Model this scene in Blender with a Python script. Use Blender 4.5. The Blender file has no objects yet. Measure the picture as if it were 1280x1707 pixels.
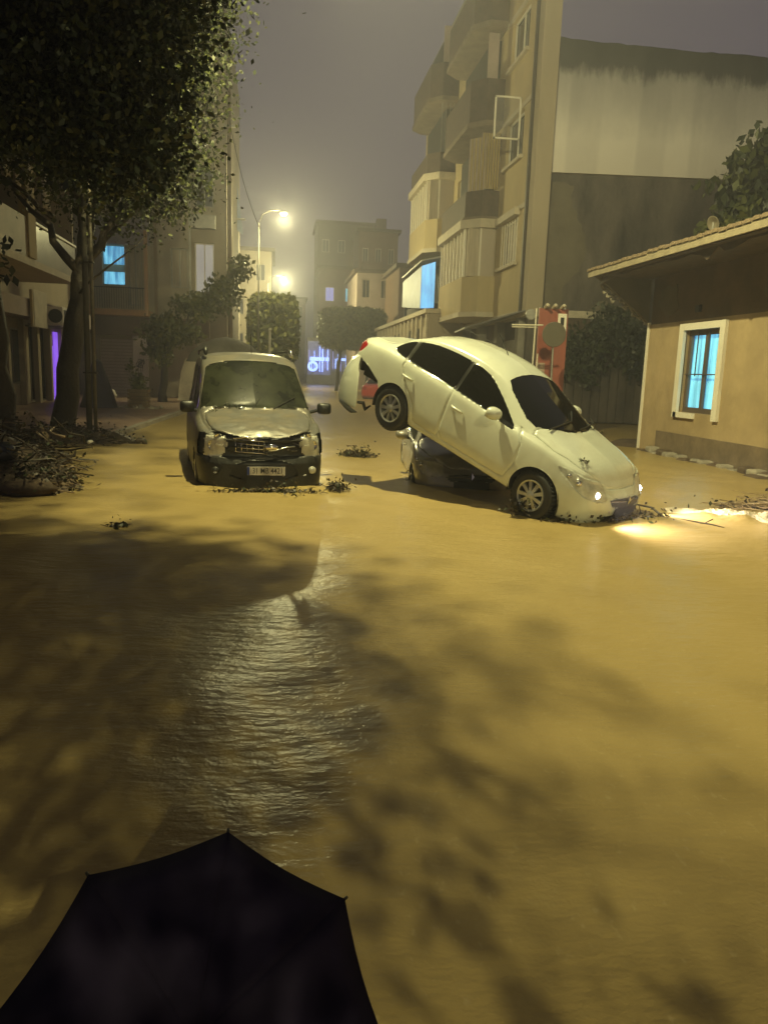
import bpy, math, random
import numpy as np
from mathutils import Vector, Matrix
random.seed(7); rng = np.random.default_rng(7)
R = math.radians
C = bpy.context.scene.collection
S = bpy.context.scene

# ------------------------------------------------------------------ camera
cam_d = bpy.data.cameras.new('camera'); cam = bpy.data.objects.new('camera', cam_d); C.objects.link(cam)
cam_d.sensor_fit = 'VERTICAL'; cam_d.sensor_height = 36.0; cam_d.lens = 1281.0/1707.0*36.0
cam_d.clip_start = 0.05; cam_d.clip_end = 2000
_y, _p, _r = R(8.1), R(10.4), R(1.9)
fwd = Vector((math.sin(_y)*math.cos(_p), math.cos(_y)*math.cos(_p), -math.sin(_p)))
rgt = Vector((math.cos(_y), -math.sin(_y), 0)); upv = rgt.cross(fwd)
R2 = math.cos(_r)*rgt + math.sin(_r)*upv; U2 = -math.sin(_r)*rgt + math.cos(_r)*upv
M = Matrix((R2, U2, -fwd)).transposed().to_4x4(); M.translation = (0, 0, 1.65)
cam.matrix_world = M
S.camera = cam

# ------------------------------------------------------------------ world: night sky lit by the town
wd = bpy.data.worlds.new('World'); S.world = wd; wd.use_nodes = True
nt = wd.node_tree; nt.nodes.clear()
wo = nt.nodes.new('ShaderNodeOutputWorld'); bg = nt.nodes.new('ShaderNodeBackground')
tc = nt.nodes.new('ShaderNodeTexCoord'); sp = nt.nodes.new('ShaderNodeSeparateXYZ'); rp = nt.nodes.new('ShaderNodeValToRGB')
nt.links.new(tc.outputs['Generated'], sp.inputs[0]); nt.links.new(sp.outputs['Z'], rp.inputs[0])
rp.color_ramp.elements[0].position = 0.0; rp.color_ramp.elements[0].color = (.205, .165, .165, 1)
rp.color_ramp.elements[1].position = 0.7; rp.color_ramp.elements[1].color = (.055, .052, .066, 1)
e = rp.color_ramp.elements.new(.3); e.color = (.12, .10, .112, 1)
nt.links.new(rp.outputs[0], bg.inputs[0]); nt.links.new(bg.outputs[0], wo.inputs[0]); bg.inputs[1].default_value = 0.95

S.view_settings.view_transform = 'Standard'; S.view_settings.look = 'None'
S.view_settings.exposure = 0.0; S.view_settings.gamma = 1.0; S.view_settings.use_curve_mapping = False
S.render.engine = 'CYCLES'
S.cycles.use_denoising = True
try: S.cycles.denoiser = 'OPENIMAGEDENOISE'
except Exception: pass
S.cycles.max_bounces = 6; S.cycles.volume_bounces = 0; S.cycles.transparent_max_bounces = 6
S.cycles.sample_clamp_indirect = 4.0; S.cycles.caustics_reflective = False; S.cycles.caustics_refractive = False
S.cycles.use_light_tree = True

SODIUM = (1.0, .91, .42)

# ------------------------------------------------------------------ helpers
def mat(name, col, rough=.7, metal=0., nscale=0., namt=.25, bump=0., bscale=None, coat=0., emis=None, estr=0., streak=0., spec=.5, col2=None):
    m = bpy.data.materials.new(name); m.use_nodes = True
    n = m.node_tree; b = n.nodes['Principled BSDF']
    b.inputs['Roughness'].default_value = rough; b.inputs['Metallic'].default_value = metal
    b.inputs['Specular IOR Level'].default_value = spec
    b.inputs['Coat Weight'].default_value = coat; b.inputs['Coat Roughness'].default_value = .08
    b.inputs['Base Color'].default_value = (*col, 1)
    t = n.nodes.new('ShaderNodeTexCoord')
    if nscale:
        no = n.nodes.new('ShaderNodeTexNoise'); no.inputs['Scale'].default_value = nscale
        no.inputs['Detail'].default_value = 6; no.inputs['Roughness'].default_value = .65
        mp = n.nodes.new('ShaderNodeMapping'); n.links.new(t.outputs['Object'], mp.inputs[0])
        if streak: mp.inputs['Scale'].default_value = (1, 1, 1.0/streak)
        n.links.new(mp.outputs[0], no.inputs['Vector'])
        rr = n.nodes.new('ShaderNodeValToRGB')
        rr.color_ramp.elements[0].position = .32; rr.color_ramp.elements[1].position = .68
        c2 = col2 if col2 else tuple(min(1, c*(1+namt)) for c in col)
        c1 = tuple(c*(1-namt) for c in col) if not col2 else col
        rr.color_ramp.elements[0].color = (*c1, 1); rr.color_ramp.elements[1].color = (*c2, 1)
        n.links.new(no.outputs[0], rr.inputs[0]); n.links.new(rr.outputs[0], b.inputs['Base Color'])
    if bump:
        nb = n.nodes.new('ShaderNodeTexNoise'); nb.inputs['Scale'].default_value = bscale or 20
        nb.inputs['Detail'].default_value = 5
        n.links.new(t.outputs['Object'], nb.inputs['Vector'])
        bn = n.nodes.new('ShaderNodeBump'); bn.inputs['Strength'].default_value = min(1, bump); bn.inputs['Distance'].default_value = .02*max(1, bump)
        n.links.new(nb.outputs[0], bn.inputs['Height']); n.links.new(bn.outputs[0], b.inputs['Normal'])
    if emis:
        b.inputs['Emission Color'].default_value = (*emis, 1); b.inputs['Emission Strength'].default_value = estr
    return m

def tag(o, label=None, cat=None, group=None, kind=None):
    if label: o['label'] = label
    if cat: o['category'] = cat
    if group: o['group'] = group
    if kind: o['kind'] = kind
    return o

def thing(name, label, cat, loc=(0, 0, 0), group=None):
    o = bpy.data.objects.new(name, None); C.objects.link(o); o.location = loc; o.empty_display_size = .2
    return tag(o, label, cat, group)

def wloc(o):
    v = Vector(o.location)
    while o.parent: o = o.parent; v += Vector(o.location)
    return v

def link(name, me, parent=None, world=True):
    o = bpy.data.objects.new(name, me); C.objects.link(o)
    if parent is not None:
        o.parent = parent
        if world: o.location = -wloc(parent)
    return o

def mesh_np(name, V, F, mats, midx=None, smooth=False):
    me = bpy.data.meshes.new(name)
    V = np.asarray(V, dtype=np.float32); F = np.asarray(F, dtype=np.int32)
    k = F.shape[1]
    me.vertices.add(len(V)); me.vertices.foreach_set('co', V.ravel())
    me.loops.add(F.size); me.loops.foreach_set('vertex_index', F.ravel())
    me.polygons.add(len(F)); me.polygons.foreach_set('loop_start', np.arange(0, F.size, k, dtype=np.int32))
    if midx is not None: me.polygons.foreach_set('material_index', np.asarray(midx, dtype=np.int32))
    if smooth: me.polygons.foreach_set('use_smooth', np.ones(len(F), dtype=bool))
    me.update(calc_edges=True); me.validate()
    for m in (mats if isinstance(mats, (list, tuple)) else [mats]): me.materials.append(m)
    return me

class MB:
    def __init__(s): s.v = []; s.f = []
    def add(s, vs, fs):
        n = len(s.v); s.v += [tuple(v) for v in vs]; s.f += [tuple(i+n for i in f) for f in fs]; return s
    def box(s, x0, x1, y0, y1, z0, z1, M=None):
        vs = [Vector(p) for p in ((x0,y0,z0),(x1,y0,z0),(x1,y1,z0),(x0,y1,z0),(x0,y0,z1),(x1,y0,z1),(x1,y1,z1),(x0,y1,z1))]
        if M is not None: vs = [M @ v for v in vs]
        return s.add(vs, [(0,3,2,1),(4,5,6,7),(0,1,5,4),(1,2,6,5),(2,3,7,6),(3,0,4,7)])
    def prism(s, pts, d):     # pts: list of 3d points (planar), d: extrusion vector
        n = len(pts); d = Vector(d); a = [Vector(p) for p in pts]; b = [p+d for p in a]
        return s.add(a+b, [tuple(range(n))[::-1], tuple(range(n, 2*n))] + [(i, (i+1) % n, n+(i+1) % n, n+i) for i in range(n)])
    def tube(s, pts, rad, n=8, cap=True):
        pts = [Vector(p) for p in pts]; k = len(pts)
        rad = rad if isinstance(rad, (list, tuple)) else [rad]*k
        rings = []; prev = None
        for i, p in enumerate(pts):
            t = (pts[min(i+1, k-1)]-pts[max(i-1, 0)])
            if t.length < 1e-9: t = Vector((0, 0, 1))
            t.normalize()
            a = t.cross(Vector((0, 0, 1))) if prev is None else prev-t*prev.dot(t)
            if a.length < 1e-4: a = t.cross(Vector((1, 0, 0)))
            a.normalize(); prev = a; b = t.cross(a)
            rings.append([p+(a*math.cos(2*math.pi*j/n)+b*math.sin(2*math.pi*j/n))*rad[i] for j in range(n)])
        vs = [q for r in rings for q in r]; fs = []
        for i in range(k-1):
            for j in range(n): fs.append((i*n+j, i*n+(j+1) % n, (i+1)*n+(j+1) % n, (i+1)*n+j))
        if cap: fs.append(tuple(range(n))[::-1]); fs.append(tuple((k-1)*n+j for j in range(n)))
        return s.add(vs, fs)
    def lathe(s, prof, n=24, M=None, axis='y'):   # prof (r, h)
        vs = []; fs = []; k = len(prof)
        for j in range(n):
            a = 2*math.pi*j/n
            for r, h in prof:
                p = (r*math.cos(a), h, r*math.sin(a)) if axis == 'y' else (r*math.cos(a), r*math.sin(a), h)
                vs.append(Vector(p) if M is None else M @ Vector(p))
        for j in range(n):
            for i in range(k-1): fs.append((j*k+i, j*k+i+1, ((j+1) % n)*k+i+1, ((j+1) % n)*k+i))
        return s.add(vs, fs)
    def build(s, name, m, parent=None, smooth=False, world=True, bevel=0):
        me = bpy.data.meshes.new(name); me.from_pydata(s.v, [], s.f); me.update()
        if m: me.materials.append(m)
        if smooth: me.polygons.foreach_set('use_smooth', [True]*len(me.polygons))
        o = link(name, me, parent, world)
        if bevel:
            b = o.modifiers.new('b', 'BEVEL'); b.width = bevel; b.segments = 2; b.limit_method = 'ANGLE'
        return o

class Face:   # a wall plane: O origin, u along the wall, n outward
    def __init__(s, O, u, n): s.O, s.u, s.n = Vector(O), Vector(u).normalized(), Vector(n).normalized()
    def P(s, u, z, n=0): return s.O + s.u*u + s.n*n + Vector((0, 0, z))
    def box(s, mb, u0, u1, z0, z1, n0, n1):
        p = [s.P(u0,z0,n0), s.P(u1,z0,n0), s.P(u1,z0,n1), s.P(u0,z0,n1), s.P(u0,z1,n0), s.P(u1,z1,n0), s.P(u1,z1,n1), s.P(u0,z1,n1)]
        fs = [(0,3,2,1),(4,5,6,7),(0,1,5,4),(1,2,6,5),(2,3,7,6),(3,0,4,7)]
        if s.u.cross(s.n).z < 0: fs = [f[::-1] for f in fs]
        return mb.add(p, fs)
    def wall(s, mb, u0, u1, z0, z1, ops, depth=.18, thick=.3):
        us = sorted({u0, u1, *[o[0] for o in ops], *[o[1] for o in ops]}); zs = sorted({z0, z1, *[o[2] for o in ops], *[o[3] for o in ops]})
        for a, b in zip(us, us[1:]):
            for c, d in zip(zs, zs[1:]):
                mu, mz = (a+b)/2, (c+d)/2
                if any(o[0] < mu < o[1] and o[2] < mz < o[3] for o in ops): continue
                s.box(mb, a, b, c, d, -thick, 0)
        return mb

def window(F, par, u0, u1, z0, z1, mf, mp, depth=.15, nx=2, nz=1, fr=.06, name='window', label=None, proud=0.):
    fb = MB(); n0, n1 = -depth-.04+proud, -depth+.02+proud
    F.box(fb, u0, u1, z0, z0+fr, n0, n1); F.box(fb, u0, u1, z1-fr, z1, n0, n1)
    F.box(fb, u0, u0+fr, z0+fr, z1-fr, n0, n1); F.box(fb, u1-fr, u1, z0+fr, z1-fr, n0, n1)
    for i in range(1, nx):
        c = u0+(u1-u0)*i/nx; F.box(fb, c-fr*.4, c+fr*.4, z0+fr, z1-fr, n0, n1)
    for i in range(1, nz):
        c = z0+(z1-z0)*i/nz; F.box(fb, u0+fr, u1-fr, c-fr*.3, c+fr*.3, n0, n1-.005)
    w = fb.build(name, mf, par)
    pb = MB(); F.box(pb, u0+.01, u1-.01, z0+.01, z1-.01, n0-.05, n0-.02)
    p = pb.build('pane', mp, w)
    if label: w['label'] = label
    return w

# ------------------------------------------------------------------ materials
m_plaster = mat('beige plaster', (.36, .30, .21), .8, nscale=.8, namt=.14, bump=.3, bscale=6, streak=4)
m_plaster_y = mat('ochre plaster', (.45, .36, .20), .8, nscale=1.1, namt=.12, bump=.25, bscale=8, streak=4)
m_pink = mat('mauve plaster', (.36, .29, .26), .85, nscale=1., namt=.15, bump=.2)
m_brownwall = mat('brown painted plaster', (.14, .085, .055), .8, nscale=2, namt=.2)
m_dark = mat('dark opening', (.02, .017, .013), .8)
m_darkbrown = mat('dark brown boards', (.075, .05, .032), .7, nscale=4, namt=.3)
m_grey = mat('grey concrete', (.25, .23, .2), .85, nscale=2, namt=.2, bump=.3)
m_white = mat('white painted frame', (.72, .68, .6), .5)
m_trim = mat('pale stone trim', (.5, .44, .34), .7, nscale=3, namt=.15)
m_glassd = mat('dark window glass', (.03, .032, .035), .08, spec=.6)
m_curtain = mat('pale curtain', (.42, .36, .28), .9, nscale=14, namt=.25, streak=12)
m_ywcurtain = mat('yellow striped curtain', (.42, .32, .12), .9, nscale=10, namt=.3, streak=15)
def lit_mat(name, c1, c2, s, scale, stretch):
    m = mat(name, c2, .3); n = m.node_tree; b = n.nodes['Principled BSDF']; t = n.nodes.new('ShaderNodeTexCoord'); mp = n.nodes.new('ShaderNodeMapping'); mp.inputs['Scale'].default_value = stretch
    no = n.nodes.new('ShaderNodeTexNoise'); no.inputs['Scale'].default_value = scale; no.inputs['Detail'].default_value = 3
    r = n.nodes.new('ShaderNodeValToRGB'); r.color_ramp.elements[0].position = .35; r.color_ramp.elements[1].position = .62; r.color_ramp.elements[0].color = (*c1, 1); r.color_ramp.elements[1].color = (*c2, 1)
    n.links.new(t.outputs['Object'], mp.inputs[0]); n.links.new(mp.outputs[0], no.inputs['Vector']); n.links.new(no.outputs[0], r.inputs[0]); n.links.new(r.outputs[0], b.inputs['Emission Color']); b.inputs['Emission Strength'].default_value = s
    return m
m_bluelit = lit_mat('cyan lit curtain', (.04, .20, .45), (.22, .72, 1.0), 1.0, 1.6, (5, 5, .5))
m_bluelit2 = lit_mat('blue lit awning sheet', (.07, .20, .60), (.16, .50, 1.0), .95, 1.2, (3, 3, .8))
m_blue = mat('blue shop light', (.1, .2, .8), .3, emis=(.28, .42, 1.0), estr=3.2)
m_bluedim = mat('dim blue glow', (.2, .2, .4), .5, emis=(.35, .38, .95), estr=.8)
m_violet = mat('violet shop light', (.3, .15, .8), .3, emis=(.30, .12, 1.0), estr=.9)
m_whitelit = mat('white lit pane', (.8, .8, .8), .3, emis=(1, .95, .85), estr=.75)
m_bark = mat('wet bark', (.035, .025, .016), .6, nscale=6, namt=.4, bump=1, bscale=14, streak=4)
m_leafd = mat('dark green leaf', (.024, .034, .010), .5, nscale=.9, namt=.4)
m_leafm = mat('mid green leaf', (.07, .08, .02), .5, nscale=1.2, namt=.4)
m_leafy = mat('yellow green leaf', (.12, .12, .025), .5, nscale=1.2, namt=.35)
m_metal = mat('grey galvanised metal', (.3, .29, .27), .45, metal=.6, nscale=5, namt=.2)
m_tyre = mat('tyre rubber', (.012, .012, .011), .6)
m_alloy = mat('silver wheel cover', (.42, .42, .40), .3, metal=.7, nscale=8, namt=.2)
m_black = mat('black plastic', (.014, .014, .012), .45, nscale=6, namt=.3)
m_clear = mat('clear casement glass', (.3, .3, .3), .05); m_clear.node_tree.nodes['Principled BSDF'].inputs['Alpha'].default_value = .15
m_chrome = mat('chrome', (.8, .78, .72), .12, metal=1)
m_tint = mat('tinted car glass', (.006, .006, .005), .06, spec=.5)
m_lens = mat('headlight lens', (.42, .42, .36), .12, nscale=7, namt=.35, coat=1)
m_lens_van = mat('van headlight lens', (.60, .59, .50), .15, nscale=6, namt=.2, coat=1)
m_red = mat('red tail lens', (.28, .01, .012), .15, coat=1)
m_lamp_on = mat('sodium lamp lens', (1, .9, .5), .3, emis=(1.0, .80, .36), estr=45)

def paint_mat(name, col, rough=.3, coat=.8, dirt=.25, metal=0., dcol=(.25, .19, .1)):
    m = mat(name, col, rough, metal=metal, coat=coat)
    n = m.node_tree; b = n.nodes['Principled BSDF']; t = [x for x in n.nodes if x.type == 'TEX_COORD'][0]
    no = n.nodes.new('ShaderNodeTexNoise'); no.inputs['Scale'].default_value = 3.2; no.inputs['Detail'].default_value = 8; no.inputs['Roughness'].default_value = .7
    n.links.new(t.outputs['Object'], no.inputs['Vector'])
    r = n.nodes.new('ShaderNodeValToRGB'); r.color_ramp.elements[0].position = .45; r.color_ramp.elements[1].position = .8
    r.color_ramp.elements[0].color = (0, 0, 0, 1); r.color_ramp.elements[1].color = (dirt, dirt, dirt, 1)
    n.links.new(no.outputs[0], r.inputs[0])
    mx = n.nodes.new('ShaderNodeMix'); mx.data_type = 'RGBA'
    mx.inputs[6].default_value = (*col, 1); mx.inputs[7].default_value = (*dcol, 1)
    n.links.new(r.outputs[0], mx.inputs[0]); n.links.new(mx.outputs[2], b.inputs['Base Color'])
    return m
m_whitepaint = paint_mat('white car paint', (.56, .585, .50), .26)
m_silver = paint_mat('silver van paint', (.125, .12, .105), .42, metal=.25, dirt=.6, coat=.15)
m_silver2 = paint_mat('grey car paint', (.30, .29, .26), .35, metal=.4, dirt=.5)
m_redpaint = paint_mat('red car paint', (.42, .03, .02), .3)

# flood water: opaque mud, rough with rain and current
def water_mat():
    m = bpy.data.materials.new('muddy flood water'); m.use_nodes = True; n = m.node_tree; b = n.nodes['Principled BSDF']
    t = n.nodes.new('ShaderNodeTexCoord')
    def noise(sc, det=4, mp=None, ro=.6):
        x = n.nodes.new('ShaderNodeTexNoise'); x.inputs['Scale'].default_value = sc; x.inputs['Detail'].default_value = det; x.inputs['Roughness'].default_value = ro
        if mp:
            q = n.nodes.new('ShaderNodeMapping'); q.inputs['Scale'].default_value = mp; q.inputs['Rotation'].default_value = (0, 0, R(25))
            n.links.new(t.outputs['Object'], q.inputs[0]); n.links.new(q.outputs[0], x.inputs['Vector'])
        else: n.links.new(t.outputs['Object'], x.inputs['Vector'])
        return x
    a = noise(.35, 5, (1, .5, 1)); r = n.nodes.new('ShaderNodeValToRGB')
    r.color_ramp.elements[0].position = .35; r.color_ramp.elements[0].color = (.31, .228, .088, 1)
    r.color_ramp.elements[1].position = .68; r.color_ramp.elements[1].color = (.37, .275, .115, 1)
    n.links.new(a.outputs[0], r.inputs[0])
    fk = noise(26, 2, (1, .55, 1), .7); fr_ = n.nodes.new('ShaderNodeValToRGB'); fr_.color_ramp.elements[0].position = .62; fr_.color_ramp.elements[1].position = .74; fr_.color_ramp.elements[0].color = (0, 0, 0, 1); fr_.color_ramp.elements[1].color = (.28, .28, .28, 1)
    n.links.new(fk.outputs[0], fr_.inputs[0]); mxw = n.nodes.new('ShaderNodeMix'); mxw.data_type = 'RGBA'; n.links.new(fr_.outputs[0], mxw.inputs[0]); n.links.new(r.outputs[0], mxw.inputs[6]); mxw.inputs[7].default_value = (.52, .42, .24, 1)
    n.links.new(mxw.outputs[2], b.inputs['Base Color'])
    b.inputs['Roughness'].default_value = .28; b.inputs['Specular IOR Level'].default_value = .38; b.inputs['IOR'].default_value = 1.33
    l1 = noise(3.0, 3, (.8, 2.0, 1)); l2 = noise(11, 3, (1, 1.8, 1)); l3 = noise(42, 3)
    vo = n.nodes.new('ShaderNodeTexVoronoi'); vo.inputs['Scale'].default_value = 13; n.links.new(t.outputs['Object'], vo.inputs['Vector'])
    def mul(s, k):
        q = n.nodes.new('ShaderNodeMath'); q.operation = 'MULTIPLY'; n.links.new(s, q.inputs[0]); q.inputs[1].default_value = k; return q.outputs[0]
    def add(p, q_):
        q = n.nodes.new('ShaderNodeMath'); q.operation = 'ADD'; n.links.new(p, q.inputs[0]); n.links.new(q_, q.inputs[1]); return q.outputs[0]
    rg = n.nodes.new('ShaderNodeMath'); rg.operation = 'SINE'; n.links.new(mul(vo.outputs['Distance'], 26), rg.inputs[0])
    h = add(add(mul(l1.outputs[0], .034), mul(l2.outputs[0], .012)), add(mul(l3.outputs[0], .0038), mul(rg.outputs[0], .00025)))
    bn = n.nodes.new('ShaderNodeBump'); bn.inputs['Strength'].default_value = .45; bn.inputs['Distance'].default_value = 1.0
    n.links.new(h, bn.inputs['Height']); n.links.new(bn.outputs[0], b.inputs['Normal'])
    return m
m_water = water_mat()
m_ground = mat('wet asphalt', (.05, .045, .04), .5, nscale=2, namt=.3)
m_tile = mat('pinkish wet paving', (.30, .20, .14), .45, nscale=1.2, namt=.2, bump=.4, bscale=9)
m_kerb = mat('kerb concrete', (.30, .27, .22), .7, nscale=3, namt=.25)
m_mud = mat('mud bank', (.10, .07, .045), .55, nscale=2, namt=.4, bump=1, bscale=9)
m_foam = mat('foaming water', (.55, .47, .36), .3, nscale=9, namt=.3, bump=.8, bscale=18)

# ------------------------------------------------------------------ light: sodium street lamps
def lamp_light(name, loc, power, parent, r=.08):
    d = bpy.data.lights.new(name, 'POINT'); d.energy = power; d.color = SODIUM; d.shadow_soft_size = r
    o = bpy.data.objects.new(name, d); C.objects.link(o); o.parent = parent; o.location = Vector(loc)-wloc(parent)
    return o

m_polep = mat('dull pole paint', (.12, .11, .09), .6, nscale=5, namt=.3)
def street_lamp(base, head, label, power, pole_r=.07):
    t = thing('street_lamp', label, 'street lamp', base, 'sodium street lamps over the street')
    b = Vector(base); h = Vector(head)
    mb = MB().tube([b, (b.x, b.y, h.z-.5), ], [pole_r*1.2, pole_r*.7], 10); mb.build('pole', m_polep, t, True)
    mb = MB().tube([(b.x, b.y, h.z-.55), (b.x+(h.x-b.x)*.15, b.y, h.z-.1), (b.x+(h.x-b.x)*.5, h.y, h.z+.12), (h.x-.2, h.y, h.z+.12)], [pole_r*.45]*4, 8); mb.build('arm', m_bark, t, True)
    mb = MB().lathe([(.02, .16), (.16, .13), (.2, .02), (.17, .0)], 16, Matrix.Translation(h), 'z'); mb.build('housing', m_metal, t, True)
    mb = MB().lathe([(.165, -.005), (.14, -.07), (.07, -.10), (.0, -.11)], 16, Matrix.Translation(h), 'z'); mb.build('lens', m_lamp_on, t, True)
    lamp_light('lamp_light', h-Vector((0, 0, .3)), power, t)
    return t
street_lamp((-4.3, 10.9, -.25), (.4, 10.8, 9.6), 'nearest sodium street lamp on a long arm above the two stranded vehicles', 6500)
street_lamp((-.95, 40, 0), (.26, 40, 9.07), 'lit street lamp on a thin pole, nearer and higher of the two in the haze', 2200, .045)
street_lamp((-.8, 65, 0), (.45, 65, 8.8), 'lit street lamp deeper in the haze, the lower of the two glows', 5200, .05)
street_lamp((7.2, -11, -.25), (4.2, -11, 9.6), 'sodium street lamp behind the viewer lighting the right side', 5000)
street_lamp((-4.3, -16, -.25), (.2, -16, 9.6), 'sodium street lamp far behind the viewer on the left kerb', 2800)  # unseen lamp added along the row to fill the shaded foreground
street_lamp((11.6, 92, 0), (9.8, 92, 9), 'faint street lamp far down the street before the last houses', 3500)

# ------------------------------------------------------------------ setting
mb = MB().box(-160, 220, -60, 420, -.6, -.25); o = mb.build('ground', m_ground); tag(o, kind='structure')
# near water gets real swell
def grid_water():
    xs = np.concatenate([np.linspace(-160, -8, 20)[:-1], np.linspace(-8, 12, 230), np.linspace(12, 220, 24)[1:]])
    ys = np.concatenate([np.linspace(-60, 0, 10)[:-1], np.linspace(0, 20, 260), np.linspace(20, 60, 80)[1:], np.linspace(60, 420, 30)[1:]])
    X, Y = np.meshgrid(xs, ys)
    Z = .010*np.sin(X*1.7+Y*.9+.6*np.sin(Y*.7)) + .008*np.sin(X*3.1-Y*2.3+1.3*np.sin(X*.9)) + .005*np.sin(5.3*X+4.1*Y+np.sin(2*Y)*1.2)+.004*np.sin(2.2*Y*2.3-1.1*X*3)
    Z *= np.clip((40-Y)/30, .0, 1)
    # wash against the nose of the white car and the flow over the kerb at right
    Z += .05*np.exp(-((X-4.3)**2+(Y-8.6)**2)/.25)
    ax = (X-4.9)/1.9; rid = np.clip(1-np.abs((Y-(8.95-.45*(X-4.9)))/.22), 0, 1)*np.clip(1-np.abs(X-6.3)/1.6, 0, 1)
    Z += .09*rid*(1+.4*np.sin(X*17)+.3*np.sin(Y*23))
    for (ax_, ay_, bx_, by_) in ((-1.05, 10.5, .75, 10.75), (3.0, 8.75, 4.3, 8.7), (2.2, 11.4, 3.8, 11.5)):
        tt = np.clip(((X-ax_)*(bx_-ax_)+(Y-ay_)*(by_-ay_))/((bx_-ax_)**2+(by_-ay_)**2), 0, 1); dd = np.hypot(X-ax_-tt*(bx_-ax_), Y-ay_-tt*(by_-ay_))
        Z += np.where(dd < 2.5, .014*np.cos(dd*13)*np.exp(-dd*2.2), 0)+.02*np.exp(-(dd/.12)**2)
    V = np.stack([X.ravel(), Y.ravel(), Z.ravel()], 1); nx, ny = len(xs), len(ys)
    i = np.arange(nx*ny).reshape(ny, nx)
    F = np.stack([i[:-1, :-1].ravel(), i[:-1, 1:].ravel(), i[1:, 1:].ravel(), i[1:, :-1].ravel()], 1)
    return mesh_np('flood_water', V, F, m_water, smooth=True)
tag(link('flood_water', grid_water()), kind='structure')
# left pavement and its kerb stones
mb = MB().prism([(-3.55, 18.4, -.2), (-3.2, 27.2, -.2), (-1.4, 36, -.2), (-1.4, 70, -.2), (-14, 70, -.2), (-14, 19.2, -.2), (-7, 18.9, -.2)], (0, 0, .27))
tag(mb.build('pavement', m_tile), kind='structure')
pk = thing('kerb', 'row of concrete kerb stones along the left pavement beside the yellow lit water', 'kerb', (-3.5, 18.3, 0))
kp = [Vector((-3.5, 18.3, 0)), Vector((-3.12, 27.3, 0)), Vector((-1.3, 36, 0)), Vector((-1.3, 48, 0))]
for a, b in zip(kp, kp[1:]):
    n = int((b-a).length/.9)
    for i in range(n):
        p, q = a.lerp(b, i/n), a.lerp(b, (i+1)/n); d = (q-p).normalized(); s_ = Vector((-d.y, d.x, 0))*.16
        p = p+d*.012; q = q-d*.012; h = .11+random.uniform(-.01, .012)
        MB().prism([p, q, q+s_, p+s_], (0, 0, h)).build('kerb_stone', m_kerb, pk)
# right verge of mud by the house
mb = MB()
pts = []
N = 26
for i in range(N):
    yy = 9+i*.42; pts.append((8.35+.25*math.sin(i*1.3)+random.uniform(-.1, .1), yy))
vs = [(x, y, -.06) for x, y in pts]+[(x+.5, y, .06+random.uniform(-.02, .03)) for x, y in pts]+[(12, y, .1) for x, y in pts]
fs = [(k*N+i, (k+1)*N+i, (k+1)*N+i+1, k*N+i+1)[::-1] for k in range(2) for i in range(N-1)]
mb.add(vs, fs); tag(mb.build('mud_bank', m_mud, smooth=True), kind='structure')

# ------------------------------------------------------------------ right: apartment block on the corner
# gable wall material: white band above, mould at the top, bare dark wall below
def gable_mat():
    m = bpy.data.materials.new('weathered gable wall'); m.use_nodes = True; n = m.node_tree; b = n.nodes['Principled BSDF']; b.inputs['Roughness'].default_value = .85
    t = n.nodes.new('ShaderNodeTexCoord'); s = n.nodes.new('ShaderNodeSeparateXYZ'); n.links.new(t.outputs['Object'], s.inputs[0])
    no = n.nodes.new('ShaderNodeTexNoise'); no.inputs['Scale'].default_value = 1.3; no.inputs['Detail'].default_value = 8; no.inputs['Roughness'].default_value = .7
    mp = n.nodes.new('ShaderNodeMapping'); mp.inputs['Scale'].default_value = (1.2, 1, .45); n.links.new(t.outputs['Object'], mp.inputs[0]); n.links.new(mp.outputs[0], no.inputs['Vector'])
    q = n.nodes.new('ShaderNodeMath'); q.operation = 'MULTIPLY_ADD'; n.links.new(no.outputs[0], q.inputs[0]); q.inputs[1].default_value = 1.6; n.links.new(s.outputs['Z'], q.inputs[2])
    mr = n.nodes.new('ShaderNodeMapRange'); mr.inputs[1].default_value = 9.2; mr.inputs[2].default_value = 14.1; n.links.new(q.outputs[0], mr.inputs[0])
    r = n.nodes.new('ShaderNodeValToRGB'); cr = r.color_ramp
    cr.elements[0].position = 0; cr.elements[0].color = (.70, .64, .56, 1)
    cr.elements[1].position = 1; cr.elements[1].color = (.018, .018, .018, 1)
    for p, c in ((.3, (.74, .69, .62)), (.5, (.52, .49, .46)), (.70, (.36, .34, .33)), (.78, (.06, .06, .058))):
        e = cr.elements.new(p); e.color = (*c, 1)
    n.links.new(mr.outputs[0], r.inputs[0])
    # vertical wider plaster stripes of another tone
    w = n.nodes.new('ShaderNodeTexNoise'); w.inputs['Scale'].default_value = 1; mp2 = n.nodes.new('ShaderNodeMapping'); mp2.inputs['Scale'].default_value = (.75, .1, .04)
    n.links.new(t.outputs['Object'], mp2.inputs[0]); n.links.new(mp2.outputs[0], w.inputs['Vector'])
    wr = n.nodes.new('ShaderNodeValToRGB'); wr.color_ramp.elements[0].position = .42; wr.color_ramp.elements[1].position = .5
    wr.color_ramp.elements[0].color = (.86, .86, .87, 1); wr.color_ramp.elements[1].color = (1, 1, 1, 1); n.links.new(w.outputs[0], wr.inputs[0])
    mx = n.nodes.new('ShaderNodeMix'); mx.data_type = 'RGBA'; mx.blend_type = 'MULTIPLY'; mx.inputs[0].default_value = 1
    n.links.new(r.outputs[0], mx.inputs[6]); n.links.new(wr.outputs[0], mx.inputs[7]); n.links.new(mx.outputs[2], b.inputs['Base Color'])
    return m
m_gable = gable_mat()
m_lowwall = mat('bare dark rubble wall', (.022, .018, .015), .85, nscale=.8, namt=.5, bump=1, bscale=7, streak=3, col2=(.16, .135, .11))
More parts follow.
